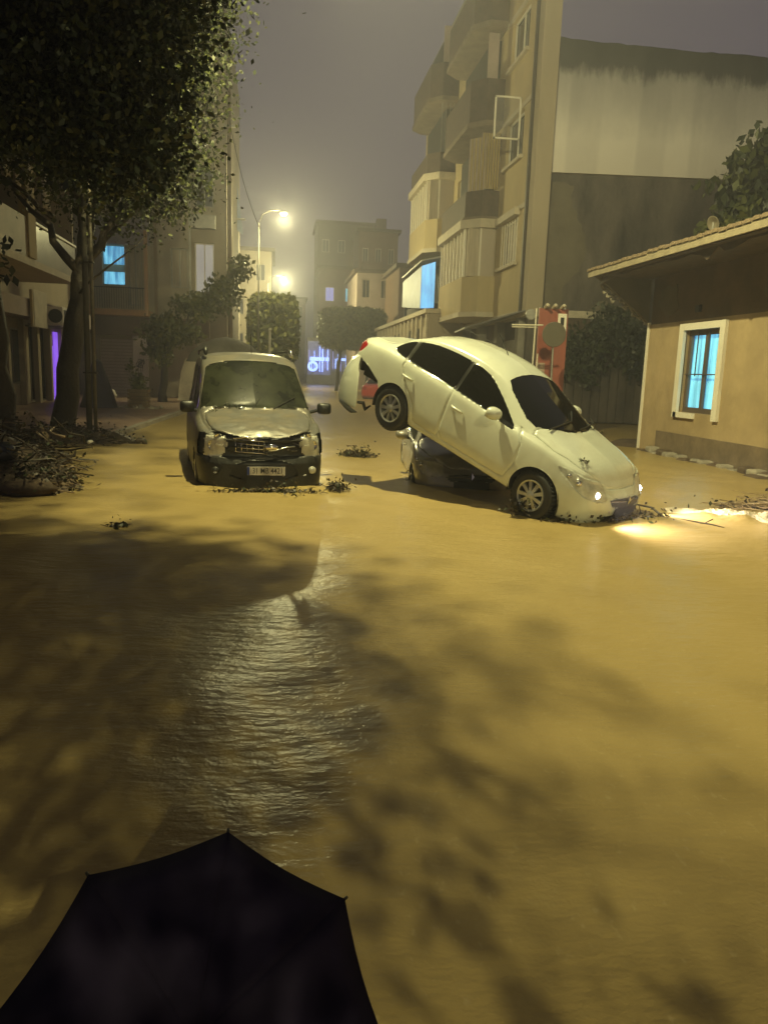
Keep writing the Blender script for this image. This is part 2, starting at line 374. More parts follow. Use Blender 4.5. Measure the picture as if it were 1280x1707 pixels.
m_patch = mat('old render', (.13, .11, .075), .85, nscale=1.5, namt=.2, bump=.5, bscale=6)

apt = thing('apartment_building', 'tall ochre apartment block with stacked bay balconies beside the white car', 'building', (8.8, 27.3, 0))
XF, Y0, Y1 = 8.8, 27.3, 49.0
F = Face((XF, 0, 0), (0, 1, 0), (-1, 0, 0))           # u = world Y
mb = MB()
floors = [4.0, 7.75, 11.35, 14.95]
wins = []
for k, zf in enumerate(floors):
    wins.append((29.1, 31.3, zf+1.85, zf+3.75-.0 if k == 0 else zf+3.6))
ops = [(a, b, c, min(d, zf+3.45)) for (a, b, c, d), zf in zip(wins, floors)]
ops += [(38.0, 39.6, zf+1.6, zf+3.2) for zf in floors]
F.wall(mb, Y0+.55, Y1, 4.0, 18.6, ops)
mb.build('wall', m_plaster_y, apt)
mb = MB().box(XF+.3, 10.2, Y0+3.2, Y1, 4, 18.6); mb.build('inner_wall', m_plaster, apt)
MB().box(XF-.05, XF+.55, Y0, Y0+.5, 3.75, 18.7).build('pilaster', m_plaster, apt, bevel=.02)
MB().box(XF-.12, XF-.02, Y0+.62, Y0+.74, 3.9, 18.6).build('downpipe', mat('dark downpipe', (.05, .04, .03), .5), apt)
MB().box(XF-.25, 9.5, Y0-.05, Y1+.2, 18.6, 18.85).build('roof', m_grey, apt)
# shop floor under the block, recessed and dark, with a slanted metal awning
MB().box(XF+.4, 12.5, Y0+.1, Y1, -.25, 3.75).build('shop_wall', m_darkbrown, apt)
MB().box(XF+.0, 12.5, Y0+.02, Y1, 3.75, 4.0).build('floor_slab', m_trim, apt)
for i in range(7):
    y = Y0+1.0+i*2.9; MB().box(XF+.02, XF+.38, y, y+.4, -.25, 3.75).build('pillar', m_grey, apt)
for i in range(5):
    y = Y0+1.6+i*2.9
    sh = MB().box(XF+.30, XF+.39, y, y+2.2, 0, 3.0).build('shop_shutter', m_metal, apt)
    mb = MB()
    for j in range(12): mb.box(XF+.27, XF+.30, y, y+2.2, .1+j*.24, .28+j*.24)
    mb.build('shutter_slats', m_metal, sh)['kind'] = 'stuff'
for k, (a, b, c, d) in enumerate(ops[:4]):
    w = window(F, apt, a, b, c, d, m_white, m_glassd if k else m_curtain, nx=3 if k == 0 else 2)
    mb = MB(); F.box(mb, a-.15, b+.15, c-.14, c-.02, 0.0, .14); mb.build('sill', m_trim, w)
    if k == 0:
        mb = MB(); F.box(mb, a-.2, b+.2, d+.03, d+.28, 0, .22); mb.build('lintel', m_trim, w)
        mb = MB()
        for i in range(7): F.box(mb, a+.12+i*(b-a-.24)/6-.015, a+.12+i*(b-a-.24)/6+.015, c, d, -.03, 0.0)
        mb.build('window_bars', m_white, w)
    if k == 1:   # casement thrown open, standing proud of the wall
        mb = MB(); x0, x1, z0, z1, y = XF-1.05, XF-.06, c+.55, d+.42, 29.35
        for bx in ((x0, x1, z0, z0+.06), (x0, x1, z1-.06, z1), (x0, x0+.06, z0, z1), (x1-.06, x1, z0, z1)): mb.box(bx[0], bx[1], y, y+.05, bx[2], bx[3])
        mb.build('open_casement', m_white, w)
        MB().box(x0+.05, x1-.05, y+.02, y+.03, z0+.05, z1-.05).build('casement_pane', m_clear, w)
for (a, b, c, d) in ops[4:]: window(F, apt, a, b, c, d, m_white, m_glassd)
# floor lines
for zf in floors[1:]:
    mb = MB(); F.box(mb, Y0+.8, 31.85, zf-.12, zf+.05, 0.0, .05); mb.build('floor_band', m_trim, apt)

m_slab = mat('darkened balcony slab', (.17, .13, .09), .8, nscale=2, namt=.3)  # colour darkened to offset light reaching the undersides from below
def bay(y0, y1, xo, kinds):
    for k, (zf, kind) in enumerate(zip(floors, kinds)):
        bl = MB(); zt = zf+3.6
        ch = .55  # chamfer at the street side
        def ring(z, h, out=0.0):
            return [(XF, y0-out, z), (xo+ch-out*.3, y0-out, z), (xo-out, y0+ch, z), (xo-out, y1-ch, z), (xo+ch, y1+out, z), (XF, y1+out, z)], (0, 0, h)
        def band(z, h, out, m, nm, par):
            p, d = ring(z, h, out); return MB().prism(p[::-1], d).build(nm, m, par)
        b = band(zf-.02, .2, .08, m_trim if kind == 'closed' else m_slab, 'balcony', apt)
        if kind == 'closed':
            band(zf+.18, 1.42, 0, m_plaster_y, 'parapet', b)
            band(zt-.12, .34, .16, m_trim, 'cornice', b)
            # infill: panel at the near side, glazed on the street side
            MB().box(xo+ch+.05, XF-.08, y0+.03, y0+.08, zf+1.45, zt-.13).build('side_panel', mat('pale closed panel', (.40, .34, .28), .6, nscale=2, namt=.08), b)
            MB().box(xo+.12, XF, y0+.15, y1-.15, zf+1.6, zt-.13).build('inner_room', m_curtain, b)
            n = 7
            for i in range(n+1):
                yy = y0+ch+(y1-y0-2*ch)*i/n; MB().box(xo+.02, xo+.09, yy-.035, yy+.035, zf+1.6, zt-.12).build('mullion', m_white, b)
            mb = MB()
            for i in range(4):
                t_ = i/3; px_, py_ = xo+ch+(-ch)*t_, y0+ch*t_; mb.box(px_+.0, px_+.07, py_+.02, py_+.08, zf+1.6, zt-.12)
            mb.build('corner_posts', m_white, b)
        elif kind == 'curtain':
            band(zf+.18, 1.0, 0, m_darkbrown, 'parapet', b)
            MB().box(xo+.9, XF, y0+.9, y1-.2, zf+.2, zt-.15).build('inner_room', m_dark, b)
            n = 15
            for i in range(n):
                u = i/n; xx = xo+ch-.1+(XF-xo-ch+.1)*u
                MB().prism([(xx, y0+.06+.05*(i % 2), zf+1.25), (xx+(XF-xo-ch)/n*.92, y0+.06+.05*((i+1) % 2), zf+1.25), (xx+(XF-xo-ch)/n*.92, y0+.1+.05*((i+1) % 2), zf+1.25), (xx, y0+.10+.05*(i % 2), zf+1.25)], (0, 0, 2.1)).build('curtain_strip', m_ywcurtain if i % 2 else m_pink, b)
            n = 9
            for i in range(n):
                u = i/n; xx = xo+ch*(1-u)+.02; yy = y0+ch*u+.05
                MB().box(xx, xx+.05, yy, yy+.06, zf+1.2, zf+3.2).build('curtain_strip', m_ywcurtain if i % 2 else m_pink, b)
        elif kind == 'dark':
            band(zf+.18, 1.55, 0, m_darkbrown, 'parapet', b)
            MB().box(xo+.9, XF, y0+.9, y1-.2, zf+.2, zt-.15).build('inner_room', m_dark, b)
            MB().box(xo+ch-.02, XF-.3, y0+.12, y0+.17, zf+1.75, zt-.2).build('side_panel', m_pink, b)
        else:
            band(zf+.18, 1.0, 0, m_darkbrown, 'parapet', b)
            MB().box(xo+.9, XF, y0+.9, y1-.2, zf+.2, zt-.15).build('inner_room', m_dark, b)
            mb = MB()
            for i in range(6): mb.box(xo+ch+i*.2, xo+ch+.03+i*.2, y0+.05, y0+.08, zf+1.2, zt-.1)
            mb.build('railing', m_metal, b)
bay(31.9, 37.6, 7.55, ['closed', 'curtain', 'dark', 'dark'])
bay(40.4, 46.2, 7.45, ['blue', 'closed', 'open', 'dark'])
# slanted sheet awning at the corner
aw = thing('sheet_awning', 'slanted grey sheet awning under the ochre corner block, above the white roof', 'awning', (7.6, 28, 3.4))
MB().prism([(8.75, 27.35, 3.92), (8.75, 31.6, 3.72), (7.3, 32.2, 3.3), (7.1, 29.6, 3.35)], (0, 0, .06)).build('sheet', m_metal, aw)
for q in ((7.15, 29.7), (7.32, 32.0)): MB().tube([(q[0], q[1], 3.33), (8.8, q[1]+.4, 2.7)], .02, 6).build('stay', m_metal, aw)
# blue lit awning on the first floor further along, and the pale pergola roofs
ba = thing('lit_awning', 'bright blue lit canopy hanging from the ochre block above the pale shop fronts', 'awning', (7.2, 38.5, 4.6))
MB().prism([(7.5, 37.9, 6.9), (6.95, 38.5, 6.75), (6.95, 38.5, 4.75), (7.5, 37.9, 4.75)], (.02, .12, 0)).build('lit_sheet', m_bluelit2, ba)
MB().prism([(6.95, 38.62, 6.75), (6.9, 44.0, 6.55), (6.9, 44, 5.2), (6.95, 38.62, 4.75)], (.12, 0, 0)).build('canopy_side', mat('pale blue tarpaulin', (.3, .34, .45), .5, nscale=2, namt=.2), ba)
MB().prism([(6.9, 38.4, 6.95), (8.75, 37.5, 7.3), (8.75, 44, 7.3), (6.85, 44, 6.75)], (0, 0, .08)).build('canopy_roof', m_metal, ba)
pg = thing('shop_front', 'row of pale shop fronts with vertical posts under the blue canopy', 'shop', (7.0, 39, 0))
MB().box(7.05, 8.7, 36.6, 56, -.2, 4.4).build('wall', m_plaster, pg)
for i in range(15):
    y = 36.7+i*1.3; MB().box(6.93, 7.04, y, y+.22, .0, 4.4).build('post', m_trim, pg)
for i in range(9):
    y = 37.05+i*2.0; w = MB().box(6.99, 7.045, y, y+.8, .5, 3.8).build('shop_window', m_glassd if i % 3 else m_curtain, pg)
MB().box(6.85, 8.7, 36.5, 56, 4.4, 4.6).build('roof', m_trim, pg)

# gable wall of the lower building, facing the viewer
gb = thing('gable_wall', 'wide weathered gable wall, whitish above and bare dark below, behind the small house', 'wall', (13, 27.6, 0))
outl = [(8.95, 8.65), (26, 9.1), (26, 13.3)]
n = 60
for i in range(n+1):
    x = 26-(26-8.95)*i/n; outl.append((x, 12.95+.015*math.sin(x*2.1)+random.uniform(-.03, .03)))
MB().prism([(x, 27.5, z) for x, z in outl], (0, .3, 0)).build('upper_wall', m_gable, gb)
MB().box(8.95, 26, 27.62, 27.9, -.25, 9.0).build('lower_wall', m_lowwall, gb)
# moss and weeds along the top
# broken old render still clinging at the left, as a raised sheet
def ragged(pts, amp, k=5):
    out = []
    for (a, b), (c, d) in zip(pts, pts[1:]+pts[:1]):
        for i in range(k):
            t = i/k; out.append((a+(c-a)*t+(random.uniform(-amp, amp) if i else 0), b+(d-b)*t+(random.uniform(-amp, amp) if i else 0)))
    return out
pp = ragged([(9.0, 3.6), (9.0, 7.7), (9.3, 7.6), (9.5, 8.35), (10.3, 8.3), (10.25, 7.6), (10.7, 7.0), (10.95, 6.0), (10.6, 5.3), (10.2, 4.9), (10.1, 4.1), (9.85, 3.6)], .07)
MB().prism([(x, 27.618, z) for x, z in pp], (0, -.025, 0)).build('old_render', m_patch, gb)
pp = ragged([(9.0, 7.75), (9.0, 8.42), (9.45, 8.42), (9.35, 7.75)], .05)
MB().prism([(x, 27.617, z) for x, z in pp], (0, -.02, 0)).build('blue_stain', mat('bluish render', (.06, .058, .075), .8), gb)
pp = ragged([(10.2, 2.6), (10.5, 3.4), (11.6, 4.4), (12.6, 4.3), (12.2, 3.1), (11.0, 2.5)], .08)
MB().prism([(x, 27.616, z) for x, z in pp], (0, -.02, 0)).build('old_render', m_patch, gb)
mb = MB().box(11.2, 12.4, 27.5, 27.615, 2.0, 2.25).box(11.8, 13.0, 27.5, 27.615, 1.55, 1.65).box(10.0, 11.1, 27.5, 27.615, 2.05, 2.12)
mb.build('ledge', m_patch, gb)

# dark metal yard gate in front of the gable wall
gt = thing('yard_gate', 'dark sheet metal yard gate against the foot of the gable wall', 'gate', (11, 26.9, 0))
for i in range(11):
    x = 9.9+i*.33; MB().box(x, x+.30, 26.8+.02*(i % 2), 26.86+.02*(i % 2), .05, 2.35+.05*math.sin(i*2.1)).build('gate_panel', m_lowwall, gt)
MB().box(9.85, 13.55, 26.9, 26.95, 1.9, 2.0).box(9.85, 13.55, 26.9, 26.95, .3, .4).build('gate_rail', m_black, gt)

# ------------------------------------------------------------------ right: small broken-roofed house
hs = thing('small_house', 'low ochre house with overhanging eave and cyan lit window at the right edge', 'house', (8.75, 17.7, 0))
F = Face((8.75, 0, 0), (0, 1, 0), (-1, 0, 0))
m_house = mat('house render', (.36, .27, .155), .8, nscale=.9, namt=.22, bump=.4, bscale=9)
m_house_eaveshade = mat('house render with painted eave shadow', (.13, .09, .055), .85, nscale=1.5, namt=.25, bump=.3)  # dark colour paints the shadow the eave casts on the upper wall
mb = MB(); F.wall(mb, 5.0, 17.72, -.25, 2.93, [(14.62, 16.02, .98, 2.72)], thick=.35)
mb.build('wall', m_house, hs)
mb = MB(); F.box(mb, 5.0, 17.70, 2.93, 4.02, -.35, -.003); mb.build('upper_wall', m_house_eaveshade, hs)
MB().box(8.98, 16, 17.4, 17.71, -.25, 4.0).build('end_wall', m_house, hs)
mb = MB(); F.box(mb, 17.72, 17.80, .0, 2.98, -.12, .035); mb.build('corner_trim', m_white, hs)
# lower wash of grey mud along the base
mb = MB(); F.box(mb, 5.0, 16.9, -.1, .50, 0, .03); mb.build('base_render', mat('mud stained base', (.16, .12, .08), .8, nscale=2.5, namt=.3, bump=.6, bscale=9), hs)
for i in range(34):       # rubble of the footing
    y = 17.2-i*.34+random.uniform(-.05, .05); h = random.uniform(.03, .13); w_ = random.uniform(.24, .33)
    mt = Matrix.Translation((8.62+random.uniform(-.04, .05), y, .0)) @ Matrix.Rotation(random.uniform(-.2, .2), 4, 'Z')
    MB().box(-.16, .12, -w_/2, w_/2, -.1, h, mt).build('stone', m_kerb if i % 3 else m_mud, hs, bevel=.04)
w = window(F, hs, 14.62, 16.02, .98, 2.72, mat('dark window frame', (.10, .075, .06), .5), m_bluelit, nx=2, nz=1, depth=.10, fr=.11)
mb = MB()
F.box(mb, 14.44, 16.20, 2.72, 2.86, -.02, .07); F.box(mb, 14.44, 14.62, .86, 2.72, -.02, .07); F.box(mb, 16.02, 16.2, .86, 2.72, -.02, .07)
mb.build('window_surround', m_white, w)
mb = MB(); F.box(mb, 15.35, 16.15, .86, .97, -.1, .07); mb.build('sill', m_white, w)
mb = MB()
for i in range(2): F.box(mb, 15.15+i*.42, 15.17+i*.42, 1.75, 2.7, -.05, -.03)
for z in (1.78,): F.box(mb, 14.66, 15.98, z, z+.025, -.055, -.03)
mb.build('grille', mat('iron grille', (.06, .05, .05), .5), w)
mb = MB(); F.box(mb, 15.5, 15.68, 3.08, 3.22, 0, .05); mb.build('vent', m_black, hs)
# roof: slab with long overhang, row of edge tiles
mb = MB().prism([(7.32, 18.1, 4.06), (7.32, 4.0, 4.06), (16, 4.0, 5.9), (16, 18.1, 5.9)], (0, 0, .06)); mb.build('roof', m_darkbrown, hs)
m_rooft = mat('old clay tile', (.20, .145, .09), .75, nscale=5, namt=.3, bump=.5, bscale=20)
n = 60; m_me = None
for i in range(n):
    y = 18.05-i*.232
    mb = MB(); ang = [math.pi*j/6 for j in range(7)]
    ring = [(0, math.cos(a)*.11, math.sin(a)*.065) for a in ang]
    v = [Vector(p) for p in ring]+[Vector((p[0]+.42, p[1]*.85, p[2]*.85+.09)) for p in ring]
    mb.add(v, [(j, j+1, j+8, j+7) for j in range(6)]+[tuple(range(7))])
    if m_me is None:
        o = mb.build('roof_tile', m_rooft, hs); m_me = o.data
    else: o = link('roof_tile', m_me, hs)
    o.location = Vector((7.24, y, 4.115+random.uniform(-.012, .012)))-wloc(hs); o.rotation_euler = (0, 0, random.uniform(-.06, .06))
MB().box(7.27, 7.31, 4.0, 18.12, 3.98, 4.16).build('fascia', mat('old fascia board', (.30, .25, .17), .7, nscale=4, namt=.25), hs)
MB().prism([(7.35, 17.9, 4.0), (8.72, 17.9, 4.0), (8.72, 17.9, 3.0)], (0, -.1, 0)).build('gusset', m_patch, hs)
pp = ragged([(7.45, 3.98), (8.8, 3.98), (8.8, 3.02), (8.4, 3.2), (8.1, 3.55), (7.7, 3.7)], .05)
MB().prism([(x, 17.93, z) for x, z in pp], (0, .12, 0)).build('broken_gusset_plaster', m_patch, hs)
mb = MB()
for i in range(26):
    t_ = random.random(); x = 7.6+1.2*t_; z = 3.72-.7*t_+random.uniform(-.1, .12)
    mt = Matrix.Translation((x, 18.0, z)) @ Matrix.Rotation(random.uniform(0, 3), 4, 'Y')
    mb.box(-.05, .05, -.03, .03, -.03, .03, mt)
o = mb.build('plaster_crumbs', m_kerb, hs); o['kind'] = 'stuff'
MB().box(7.35, 8.7, 4.2, 17.9, 3.97, 4.02).build('soffit', m_darkbrown, hs)
jag = [(17.9, 3.975)]; yy = 17.9      # torn edge of the eave boarding
while yy > 9: jag.append((yy, 3.97-random.choice([.03, .05, .08, .14, .2])*random.random()-.02)); yy -= random.uniform(.12, .45)
jag.append((yy, 3.975))
MB().prism([(7.50, a, b) for a, b in jag], (.05, 0, 0)).build('torn_boarding', m_darkbrown, hs)
for i in range(3):
    y_ = (16.9, 12.9, 11.6)[i]; pp = ragged([(y_-.5, 3.2), (y_-.3, 3.75), (y_+.4, 3.7), (y_+.5, 3.3), (y_, 3.05)], .06)
    MB().prism([(8.745, a, b) for a, b in pp], (-.012, 0, 0)).build('flaking_plaster', m_patch, hs)
b = MB(); prof = [(0, .22)]+[(.22*math.sin(a), .22*math.cos(a)) for a in np.linspace(.2, 2.2, 9)]
sd = thing('satellite_dish', 'small round grey dish standing on the tiled eave of the small house', 'satellite dish', (7.5, 13.15, 4.2))
MB().lathe([(0, .02), (.07, .0), (.125, -.04), (.135, -.04), (.08, .02), (0, .035)], 20, Matrix.Translation((7.5, 13.15, 4.36)) @ Matrix.Rotation(R(-75), 4, 'Z') @ Matrix.Rotation(R(20), 4, 'X')).build('dish', m_patch, sd, True)
MB().tube([(7.5, 13.2, 4.18), (7.5, 13.2, 4.4)], .02, 6).build('mount', m_metal, sd)

# ------------------------------------------------------------------ right: signs
rs = thing('advert_board', 'red and white upright advert board behind the round sign', 'sign', (7.2, 20.3, 0))
m_redb = mat('red advert board', (.25, .075, .055), .5, nscale=3, namt=.3, streak=6)
MB().box(6.86, 7.66, 20.25, 20.31, .8, 3.42).build('board', m_redb, rs)
MB().box(7.38, 7.62, 20.235, 20.249, 2.85, 3.30).build('white_label', m_white, rs)
MB().box(7.45, 7.55, 20.228, 20.234, 3.0, 3.2).build('label_mark', m_black, rs)
MB().box(6.88, 7.10, 20.235, 20.249, 1.0, 2.0).build('white_field', mat('worn white field', (.40, .30, .25), .6, nscale=5, namt=.3), rs)
MB().tube([(6.9, 20.34, -.2), (6.9, 20.34, 3.45)], .03, 6).build('post', m_metal, rs)
MB().tube([(7.6, 20.34, -.2), (7.6, 20.34, 3.45)], .03, 6).build('post', m_metal, rs)
for k, (x, a) in enumerate(((7.0, 0), (7.22, .15), (7.45, 0))):
    MB().tube([(x, 20.25, 3.44), (x, 20.05, 3.5), (x+.02, 20.0, 3.46)], .04, 6).build('spot_fitting', m_trim, rs)
sg = thing('round_road_sign', 'dark back of a round road sign on a post, in front of the red board', 'road sign', (6.85, 18.9, 0))
MB().lathe([(0, .02), (.30, .02), (.31, .0), (.30, -.01), (0, -.01)], 32, Matrix.Translation((6.82, 18.9, 2.68))).build('disc', mat('dull sign back', (.085, .075, .055), .6, nscale=3, namt=.15), sg)
MB().tube([(6.88, 18.95, -.25), (6.82, 18.95, 2.95)], .025, 8).build('post', m_metal, sg)
rk = thing('white_pole_frame', 'thin white pole frame with a crossbar left of the round sign', 'frame', (6.3, 19, 0))
m_wp = mat('white painted tube', (.5, .46, .38), .5)
MB().tube([(6.33, 19, -.2), (6.36, 19, 3.3)], .022, 6).build('post', m_wp, rk)
MB().tube([(6.44, 19, -.2), (6.46, 19, 2.2)], .02, 6).build('post', m_wp, rk)
MB().tube([(5.75, 19, 2.88), (6.55, 19, 2.90)], .022, 6).build('crossbar', m_wp, rk)
MB().tube([(5.75, 19, 2.83), (6.4, 19, 2.84)], .015, 6).build('crossbar', m_wp, rk)
MB().lathe([(0, .03), (.13, .03), (.13, -.03), (0, -.03)], 14, Matrix.Translation((6.22, 19.02, 3.15))).build('small_plate', m_metal, rk)

# ------------------------------------------------------------------ left: first building with balconies, shop and air conditioner
l1 = thing('corner_shop_building', 'beige building with slanting balconies above a dark shop door on the left', 'building', (-8.9, 28, 0))
F = Face((-8.9, 0, 0), (0, 1, 0), (1, 0, 0))
mb = MB(); F.wall(mb, 14, 36.2, -.2, 15, [(29.9, 31.0, .1, 2.95), (31.3, 32.2, .1, 2.95), (27.4, 29.6, .8, 2.7), (28.6, 30.2, 5.3, 7.4), (31.2, 33.6, 4.8, 7.4), (23.5, 26, 5.0, 7.3), (23.5, 26, 8.7, 10.8), (29, 31, 8.7, 10.8)])
mb.build('wall', m_plaster, l1)
MB().box(-14, -9.2, 14, 36.2, -.2, 15).build('inner_wall', m_dark, l1)
for (a, b) in ((29.9, 31.0), (31.3, 32.2)):
    w = window(F, l1, a, b, .1, 2.95, m_darkbrown, m_glassd, name='glass_door', nx=2); 
window(F, l1, 27.4, 29.6, .8, 2.7, m_metal, m_glassd, name='shop_window')
MB().box(-8.87, -8.83, 32.3, 32.72, .1, 2.2).box(-8.87, -8.83, 32.9, 33.45, .1, 2.75).build('lit_doorway', m_violet, l1)
for (a, b, c, d) in ((28.6, 30.2, 5.3, 7.4), (31.2, 33.6, 4.8, 7.4), (23.5, 26, 5.0, 7.3), (23.5, 26, 8.7, 10.8), (29, 31, 8.7, 10.8)): window(F, l1, a, b, c, d, m_white, m_curtain)
for zf in (4.1, 7.7, 11.3):
    b_ = MB().box(-8.88, -6.25, 17.0, 26.1, zf-.1, zf+.08).build('balcony', m_trim, l1)
    MB().box(-6.35, -6.25, 17.0, 21.6, zf+.08, zf+1.05).build('parapet', mat('balcony parapet %.0f' % zf, (.33, .27, .19), .6, nscale=1.3, namt=.2), b_)
    MB().box(-6.33, -6.27, 21.62, 26.1, zf+.08, zf+1.0).build('glass_parapet', mat('frosted parapet %.0f' % zf, (.20, .18, .13), .3, nscale=1.3, namt=.3), b_)
    MB().box(-6.40, -6.22, 21.7, 26.1, zf+1.0, zf+1.06).build('handrail', m_white, b_)
    MB().box(-6.42, -6.2, 17.0, 17.3, zf+.1, zf+3.5).build('post', m_plaster_y, b_)
    MB().box(-6.42, -6.2, 21.3, 21.9, zf+.1, zf+3.5).build('post', m_plaster_y, b_)
    MB().box(-8.88, -6.3, 25.98, 26.1, zf+.1, zf+3.5).build('side_wall', m_plaster, b_)
MB().box(-8.85, -8.05, 20, 36.1, 3.02, 3.6).build('fascia', m_pink, l1)
for i in range(6):
    y = 27.1+i*1.6; MB().box(-8.88, -8.7, y, y+.22, -.1, 3.0).build('pilaster', m_plaster, l1)
# laundry hanging on the first-floor balcony
for i, y in enumerate((19.3, 19.95, 20.7, 22.2)):
    c = [(.62, .58, .52), (.55, .50, .46), (.60, .57, .52), (.5, .46, .42)][i]
    mb = MB(); ns = 7
    vs = []
    for j in range(ns):
        for kk in range(5):
            yy = y+.52*j/(ns-1); vs.append((-6.12+.05*math.sin(j*1.9+i)+.01*kk, yy, 7.25-.42*kk))
    mb.add(vs, [(j*5+k, j*5+k+1, (j+1)*5+k+1, (j+1)*5+k) for j in range(ns-1) for k in range(4)])
    o = mb.build('hanging_sheet', mat('pale laundry %d' % i, c, .9, nscale=3, namt=.15), None, True)
    sm = o.modifiers.new('s', 'SOLIDIFY'); sm.thickness = .01
    tag(o, ['pale sheet hung on the upper left balcony, nearest to the dark trunk', 'second pale sheet on the upper left balcony, beside the thick branch', 'third pale sheet on the upper left balcony, right of the branch', 'last pale sheet on the upper left balcony, beside the post'][i], 'laundry', 'sheets hung on the left balcony')
ac = thing('air_conditioner', 'white air conditioner unit on the wall above the dark shop door', 'air conditioner', (-8.3, 29.8, 3.2))
MB().box(-8.04, -7.5, 29.2, 30.5, 2.85, 3.5).build('case', m_white, ac, bevel=.03)
MB().lathe([(0, .0), (.24, 0), (.24, .02), (0, .02)], 20, Matrix.Translation((-7.75, 29.18, 3.18)) @ Matrix.Rotation(0, 4, 'X')).build('fan', m_black, ac)
MB().box(-7.505, -7.49, 29.35, 29.75, 2.95, 3.4).build('grille', m_black, ac)
MB().box(-8.85, -7.6, 29.25, 29.32, 2.78, 2.84).box(-8.85, -7.6, 30.35, 30.42, 2.78, 2.84).build('bracket', m_metal, ac)
sb = thing('wall_sign_box', 'pale upright box sign on the left facade beside the air conditioner', 'sign', (-8.2, 28.4, 3.2))
MB().box(-8.04, -7.9, 27.3, 28.8, 2.7, 3.9).build('box', m_trim, sb, bevel=.02)
MB().box(-8.0, -7.92, 27.2, 27.295, 2.72, 3.88).build('side_panel', m_plaster_y, sb)

# ------------------------------------------------------------------ left: second building across the corner, shutter, lit flat
l2 = thing('corner_house', 'pale three-storey house with orange trimmed balcony above a beige shutter', 'building', (-6, 38.7, 0))
F = Face((0, 38.7, 0), (1, 0, 0), (0, -1, 0))       # u = world X
m_l2 = mat('pale yellow plaster', (.34, .29, .21), .8, nscale=1, namt=.12, bump=.2)
mb = MB(); F.wall(mb, -9.6, -2.4, -.2, 14.5, [(-8.3, -6.85, 0, 2.75), (-8.1, -7.1, 5.2, 7.0), (-6.95, -6.3, 4.3, 7.0), (-5.0, -4.2, 5.2, 7.0), (-3.9, -3.0, 5.0, 7.3), (-5.2, -4.3, 8.9, 10.6), (-3.85, -3.0, 8.9, 10.6)])
mb.build('wall', m_l2, l2)
MB().box(-9.6, -2.5, 39.02, 52, -.2, 14.5).build('inner_wall', m_plaster, l2)
MB().box(-8.3, -6.85, 38.8, 38.86, 0, 2.75).build('shutter', mat('beige shutter', (.33, .27, .24), .6), l2)
mb = MB()
for i in range(18): mb.box(-8.3, -6.85, 38.78, 38.795, .04+i*.15, .16+i*.15)
mb.build('shutter_slats', mat('beige shutter slat', (.50, .43, .40), .55, nscale=2, namt=.1), l2)['kind'] = 'stuff'
MB().box(-6.78, -6.1, 38.45, 38.68, 0, 3.0).build('pilaster', mat('pale pillar', (.62, .56, .55), .7, nscale=2, namt=.1), l2)
mb = MB()   # scribbled spray mark on the pillar
for k in range(3):
    c = []
    for i in range(15):
        a = i/14*2*math.pi*(1.2+.3*k); c.append((-6.45+.17*math.cos(a)*(1-.2*k)+.05*math.sin(3*a), 38.443, 1.62+.20*math.sin(a*1.0+k)*(1-.15*k)))
    mb.tube(c, .02, 4)
mb.build('spray_mark', mat('dark spray paint', (.10, .09, .11), .7), l2)
MB().box(-8.6, -3.2, 38.1, 38.68, 2.9, 3.75).build('brown_fascia', m_brownwall, l2)
bo = MB().box(-8.6, -5.85, 37.3, 38.68, 3.76, 4.02).build('balcony', mat('orange trim', (.42, .24, .10), .7, nscale=2, namt=.15), l2)
MB().box(-6.0, -5.86, 37.32, 37.5, 4.03, 7.5).build('balcony_post', mat('orange post', (.40, .22, .10), .7), bo)
MB().box(-8.6, -8.35, 37.32, 37.5, 4.03, 7.5).build('balcony_post', mat('orange post left', (.40, .22, .10), .7), bo)
mb = MB()
for i in range(22): mb.box(-8.3+i*.105, -8.28+i*.105, 37.36, 37.38, 4.05, 4.95)
mb.box(-8.35, -6.0, 37.34, 37.40, 4.95, 5.0); mb.build('railing', m_black, bo)
MB().box(-8.5, -5.9, 38.4, 38.5, 7.0, 8.2).build('inner_wall_panel', mat('lilac wall', (.22, .2, .27), .8), bo)
MB().box(-8.05, -7.12, 38.85, 38.9, 6.15, 6.95).build('lit_window', m_bluelit, l2)
MB().box(-8.05, -7.12, 38.85, 38.9, 5.25, 5.8).build('lit_window', m_bluelit, l2)
for (a, b, c, d) in ((-6.95, -6.3, 4.3, 7.0), (-5.0, -4.2, 5.2, 7.0), (-5.2, -4.3, 8.9, 10.6), (-3.85, -3.0, 8.9, 10.6)):
    w = window(F, l2, a, b, c, d, m_metal, m_curtain if a < -4.5 else m_glassd)
window(F, l2, -3.9, -3.0, 5.0, 7.3, m_white, mat('pale lit pane', (.4, .4, .4), .4, emis=(.9, .85, .9), estr=.22))
MB().box(-5.75, -5.6, 38.55, 38.68, 3.8, 14.5).build('downpipe', mat('brown pipe', (.2, .13, .06), .6), l2)
MB().box(-4.15, -4.05, 38.58, 38.68, 3.8, 14.5).build('downpipe', m_metal, l2)
MB().box(-4.0, -2.9, 38.3, 38.66, 7.9, 8.5).build('window_box', m_metal, l2)
